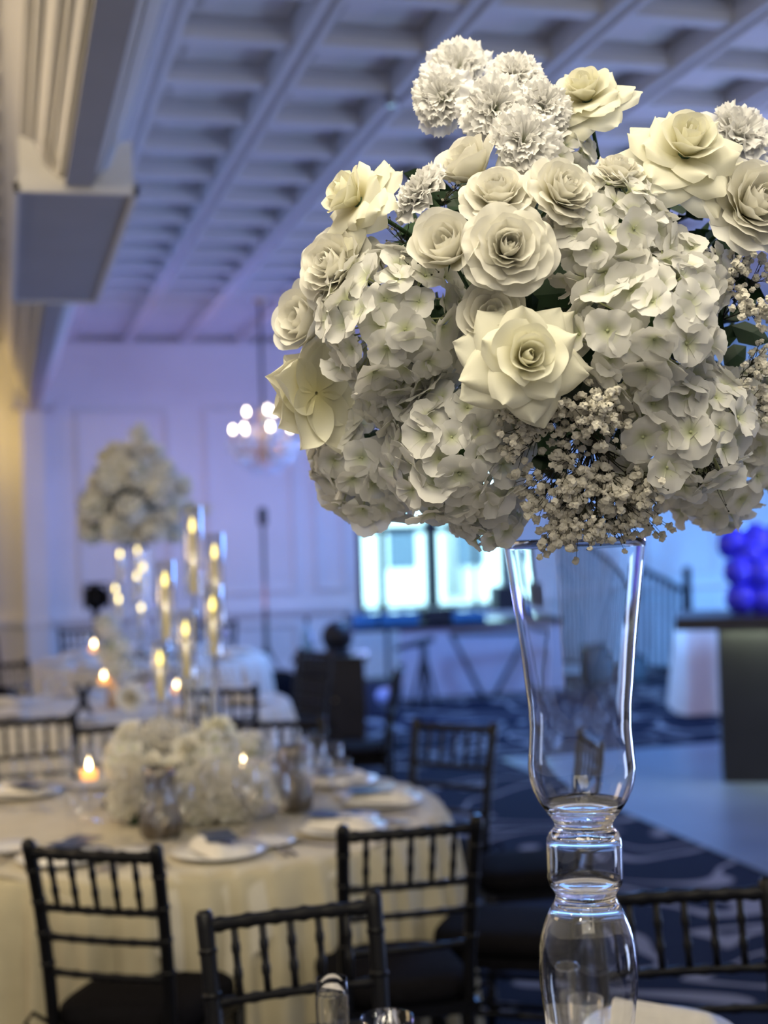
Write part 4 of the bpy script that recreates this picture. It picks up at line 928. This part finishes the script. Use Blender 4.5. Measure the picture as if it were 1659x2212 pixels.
# dark cabinet with bottle
q = at_z(738, 1612, 0); t = thing('bar_cabinet', 'dark wooden cabinet standing on the carpet before the window', 'cabinet', (q.x,q.y+.3,0), -.25)
DW = mat('dark_wood', (.022,.017,.015), .4, noise=.3, nscale=6)
MB().box((-.27,-.24,.05),(.27,.24,.66)).build('body', DW, t, smooth=False)
MB().box((-.30,-.27,.66),(.30,.27,.70)).build('top', DW, t, smooth=False)
for s in (-1, 1):
    d = MB().box((min(s*.01,s*.25),-.256,.08),(max(s*.01,s*.25),-.238,.62)).build('door', DW, t, smooth=False)
    MB().ball((s*.03,-.27,.36), .012, 8, 5).build('knob', BRASS, d)
for x in (-.24,.24):
    for y in (-.2,.2): MB().tube([(x,y,0),(x,y,.06)], .02, 8).build('leg', DW, t)
q2 = at_d(682, 1402, 11.6); o = thing('bottle', 'pale blue bottle with black cap standing on the dark cabinet', 'bottle', (q.x-.19,q.y+.28,.70))
MB().lathe([(0,0),(.04,0),(.043,.01),(.043,.15),(.03,.19),(.014,.22),(.014,.27),(0,.27)], 16).build('body', mat('blue_bottle', (.25,.45,.6), .15, noise=.05), o)
MB().lathe([(.0,.262),(.017,.262),(.017,.31),(0,.312)], 12).build('cap', BLACK, o)
o = MB().ball((0,0,0), .13, 16, 10, (1,.9,1.0)).tube([(0,0,-.14),(0,0,-.10)], .10, 16).build('round_case', BLACKM); o.location = (q.x+.06,q.y+.30,.84); tag(o, 'black rounded case standing on top of the dark cabinet', 'case')
q = at_z(612, 1560, 0); o = MB().box((-.22,-.2,0),(.22,.2,.34)).build('equipment_case', CUSHION); bv = o.modifiers.new('bevel','BEVEL'); bv.width = .12; bv.segments = 5; o.location = (q.x,q.y+.3,0.0); o.scale = (1,1,1.25); tag(o, 'large soft black equipment bag left of the dark cabinet', 'bag')
# DJ table with white front
p0 = at_z(868, 1507, 0); p1 = at_z(1190, 1512, 0); Yd = 13.6
xa, xb = at_y(868,1500,Yd).x, at_y(1196,1500,Yd).x
t = thing('stage_table', 'long table with white front panel under the bright window', 'table', ((xa+xb)/2,Yd,0)); hw = (xb-xa)/2
MB().box((-hw,0,.02),(hw,.02,.70)).build('front_panel', mat('grey_white_front', (.42,.40,.44), .7, noise=.05), t, smooth=False)
MB().box((-hw-.55,-.03,.70),(hw+.05,.75,.745)).build('tabletop', BLACK, t, smooth=False)
for x in (-hw+.05, hw-.05):
    for y in (.1,.68): MB().tube([(x,y,0),(x,y,.7)], .02, 8).build('leg', BLACKM, t)
def on_table(name, px0, px1, ytop, y, dep, label, cat, m=BLACKM, z0=.745):
    a, b = at_y(px0, ytop, y), at_y(px1, ytop, y); o = thing(name, label, cat, ((a.x+b.x)/2, y, z0)); w_ = (b.x-a.x)/2; h = a.z-z0
    MB().box((-w_,0,0),(w_,dep,h)).build('housing', m, o, smooth=False); return o, w_, h
o, w_, h = on_table('loudspeaker', 1057, 1112, 1292, 13.85, .25, 'dark loudspeaker at the end of the stage table', 'speaker')
MB().lathe([(.001,-.004),(w_*.6,-.004),(w_*.7,-.012),(w_*.75,0)], 20).build('cone', GREYM, o, loc=(0,0,0)); o.children[-1].rotation_euler = (PI/2,0,0); o.children[-1].location = (0,-.002,h*.45)
BLUEP = mat('blue_gloss_panel', (.05,.16,.30), .12, noise=.2, nscale=20)
for k, (a, b, yt, lb) in enumerate(((762,815,1328,'first flat glossy blue deck on the stage table, below the window'),(822,905,1326,'wide flat glossy deck in the middle of the stage table'),(978,1050,1322,'flat glossy deck beside the loudspeaker on the stage table'))):
    o, w_, h = on_table('audio_deck', a, b, yt, 13.7, .4, lb, 'audio deck', BLUEP)
    for s in (-.45, .45): MB().lathe([(0,h),(.05,h),(.05,h+.008),(0,h+.01)], 16, (s*w_,.2,0)).build('platter', GREYM, o)
o, w_, h = on_table('mixer', 918, 985, 1316, 13.75, .3, 'small dark mixer between the glossy decks', 'mixer')
for s in (-.5, 0, .5): MB().tube([(s*w_,.05,h),(s*w_,.05,h+.02)], .012, 8).build('knob', GREYM, o)
# crossed keyboard stand and black tripod before the white front
t = thing('keyboard_stand', 'crossed black legs of a folding stand before the white front panel', 'stand', (0,0,0))
for (x0,y0),(x1,y1),Y in (((1140,1368),(1066,1508),13.45),((975,1372),(1046,1512),13.40)):
    MB().tube([at_y(x0,y0,Y), at_y(x1,y1,Y)], .022, 8).build('leg', BLACKM, t)
MB().tube([at_y(972,1370,13.4), at_y(1142,1366,13.45)], .02, 8).build('crossbar', BLACKM, t)
q = at_y(915, 1392, 13.0); t = thing('tripod', 'black tripod stand with folded legs before the white front panel', 'tripod', (q.x,q.y,0))
MB().tube([(0,0,.1),(0,0,q.z)], .035, 10).build('pole', BLACKM, t)
MB().tube([(-.28,0,q.z-.03),(-.05,0,q.z+.02),(.10,0,q.z+.05)], [.02,.035,.03], 8).build('arm', BLACKM, t)
for a in (.4, 2.3, 4.4): MB().tube([(0,0,.55),(math.cos(a)*.16,math.sin(a)*.16,.0)], .014, 6).build('leg', BLACKM, t)
# low dark box between cabinet and panel
a = at_z(835, 1540, 0); o = thing('floor_speaker', 'black floor speaker on the carpet between the cabinet and the white front', 'speaker', (a.x,a.y+.2,0))
MB().box((-.17,-.15,0),(.17,.15,.30)).build('housing', BLACKM, o, smooth=False); c = MB().lathe([(.001,.0),(.08,.0),(.10,-.012),(.11,0)], 18).build('cone', GREYM, o); c.rotation_euler = (PI/2,0,0); c.location = (0,-.152,.15)
# ---------------------------------------------------------------- stair rail
t = thing('stair_rail', 'dark sloping stair handrail with thin balusters by the blue wall', 'railing', (0,0,0))
Yr = 14.6; a, b = at_y(1190,1130,Yr), at_y(1482,1278,Yr)
MB().tube([a, b], .032, 8).build('handrail', BLACKM, t)
lo_a, lo_b = at_y(1190,1430,Yr), at_y(1482,1445,Yr)
MB().tube([lo_a, lo_b], .02, 6).build('bottom_rail', BLACKM, t)
n = 22
for k in range(n):
    u = (k+.5)/n; MB().tube([lo_a.lerp(lo_b, u), a.lerp(b, u)], .015, 6).build('baluster', BLACKM, t)
q = at_y(1484,1238,Yr); MB().box((q.x-.035,Yr-.035,0),(q.x+.035,Yr+.035,q.z)).ball((q.x,Yr,q.z+.03), .05, 10, 6).build('newel_post', BLACKM, t)
for k, (x, y, w_, h_, lb) in enumerate(((1400,1452,.22,.30,'black gear case at the foot of the stair rail, the nearer to the vase'),(1440,1455,.2,.18,'black gear case at the foot of the stair rail, beside the newel post'))):
    q = at_z(x, 1500, 0); o = MB().box((-w_,-.15,0),(w_,.15,h_+.12)).build('gear_case', BLACKM, smooth=False); o.location = (q.x+k*.1,13.9+k*.12,0); bv = o.modifiers.new('bevel','BEVEL'); bv.width = .03; tag(o, lb, 'case')
# ---------------------------------------------------------------- bar, white-draped table, blue balloons
f0 = at_z(1563, 1692, 0); 
t = thing('bar_counter', 'dark bar with overhanging top and glowing underside at the right edge', 'bar', (f0.x,f0.y,0), math.radians(-27))
BARW = mat('dark_bar_panel', (.008,.008,.010), .5, noise=.25, nscale=5)
MB().box((0,0,0),(3.2,.6,.98)).build('front_panel', BARW, t, smooth=False)
MB().box((-.27,-.12,1.02),(3.3,.72,1.065)).box((-.27,-.12,.985),(3.3,-.105,1.02)).build('counter_top', DW, t, smooth=False)
MB().box((0,-.02,.98),(3.2,.58,1.02)).build('apron', BARW, t, smooth=False)
MB().box((.02,-.10,1.010),(3.1,-.06,1.019)).build('light_strip', mat('led_strip', (1,1,.8), .4, emit=(.80,.92,.62), estr=70), t, smooth=False)
d = at_z(1488, 1548, 0)
t = thing('draped_table', 'small table under a white cloth beside the dark bar', 'table', (d.x,d.y,0), math.radians(-18))
MB().box((0.02,0.02,.70),(.9,.6,.73)).build('tabletop', GREYM, t, smooth=False)
vs = []; fs = []; ring = []
def edge(n):
    pts = []
    for (ax_,ay_),(bx_,by_) in (((0,0),(.92,0)),((.92,0),(.92,.62)),((.92,.62),(0,.62)),((0,.62),(0,0))):
        for k in range(n): pts.append((ax_+(bx_-ax_)*k/n, ay_+(by_-ay_)*k/n))
    return pts
E_ = edge(24); n = len(E_)
for q_, z in enumerate((.742,.738,.5,.25,.02)):
    for k, (x, y) in enumerate(E_):
        o_ = (0 if q_ == 0 else .006)+(.74-z)*.08*(1+.9*math.sin(k*.9)); dx, dy = x-.46, y-.31; L = math.hypot(dx, dy); vs.append((x+dx/L*o_, y+dy/L*o_, z))
for q_ in range(4):
    for k in range(n): fs.append((q_*n+k, q_*n+(k+1)%n, (q_+1)*n+(k+1)%n, (q_+1)*n+k))
fs.append(tuple(range(n)))
c = MB().add(vs, fs).build('drape', NAPKIN, smooth=True); c.location = (d.x,d.y,0); c.rotation_euler = (0,0,math.radians(-18)); tag(c, 'white cloth with hanging folds over the small table beside the bar', 'tablecloth')
BAL = mat('blue_foil', (.06,.06,.95), .13, metal=.0, noise=.15, nscale=12)
bb = at_d(1640, 1345, 9.3); t = thing('balloon_cluster', 'cluster of glossy blue balloons standing on the bar', 'balloons', (bb.x,bb.y+.1,1.065))
R = random.Random(4); k = 0
for (x, z, r) in ((-.10,.10,.10),(.06,.09,.11),(.20,.12,.11),(-.12,.28,.095),(.03,.27,.12),(.18,.30,.11),(-.09,.46,.10),(.07,.47,.11),(.22,.47,.10),(-.02,.38,.08)):
    MB().ball((x,R.uniform(-.08,.08),z), r, 18, 12, (1,1,1.12)).build('balloon', BAL, t)
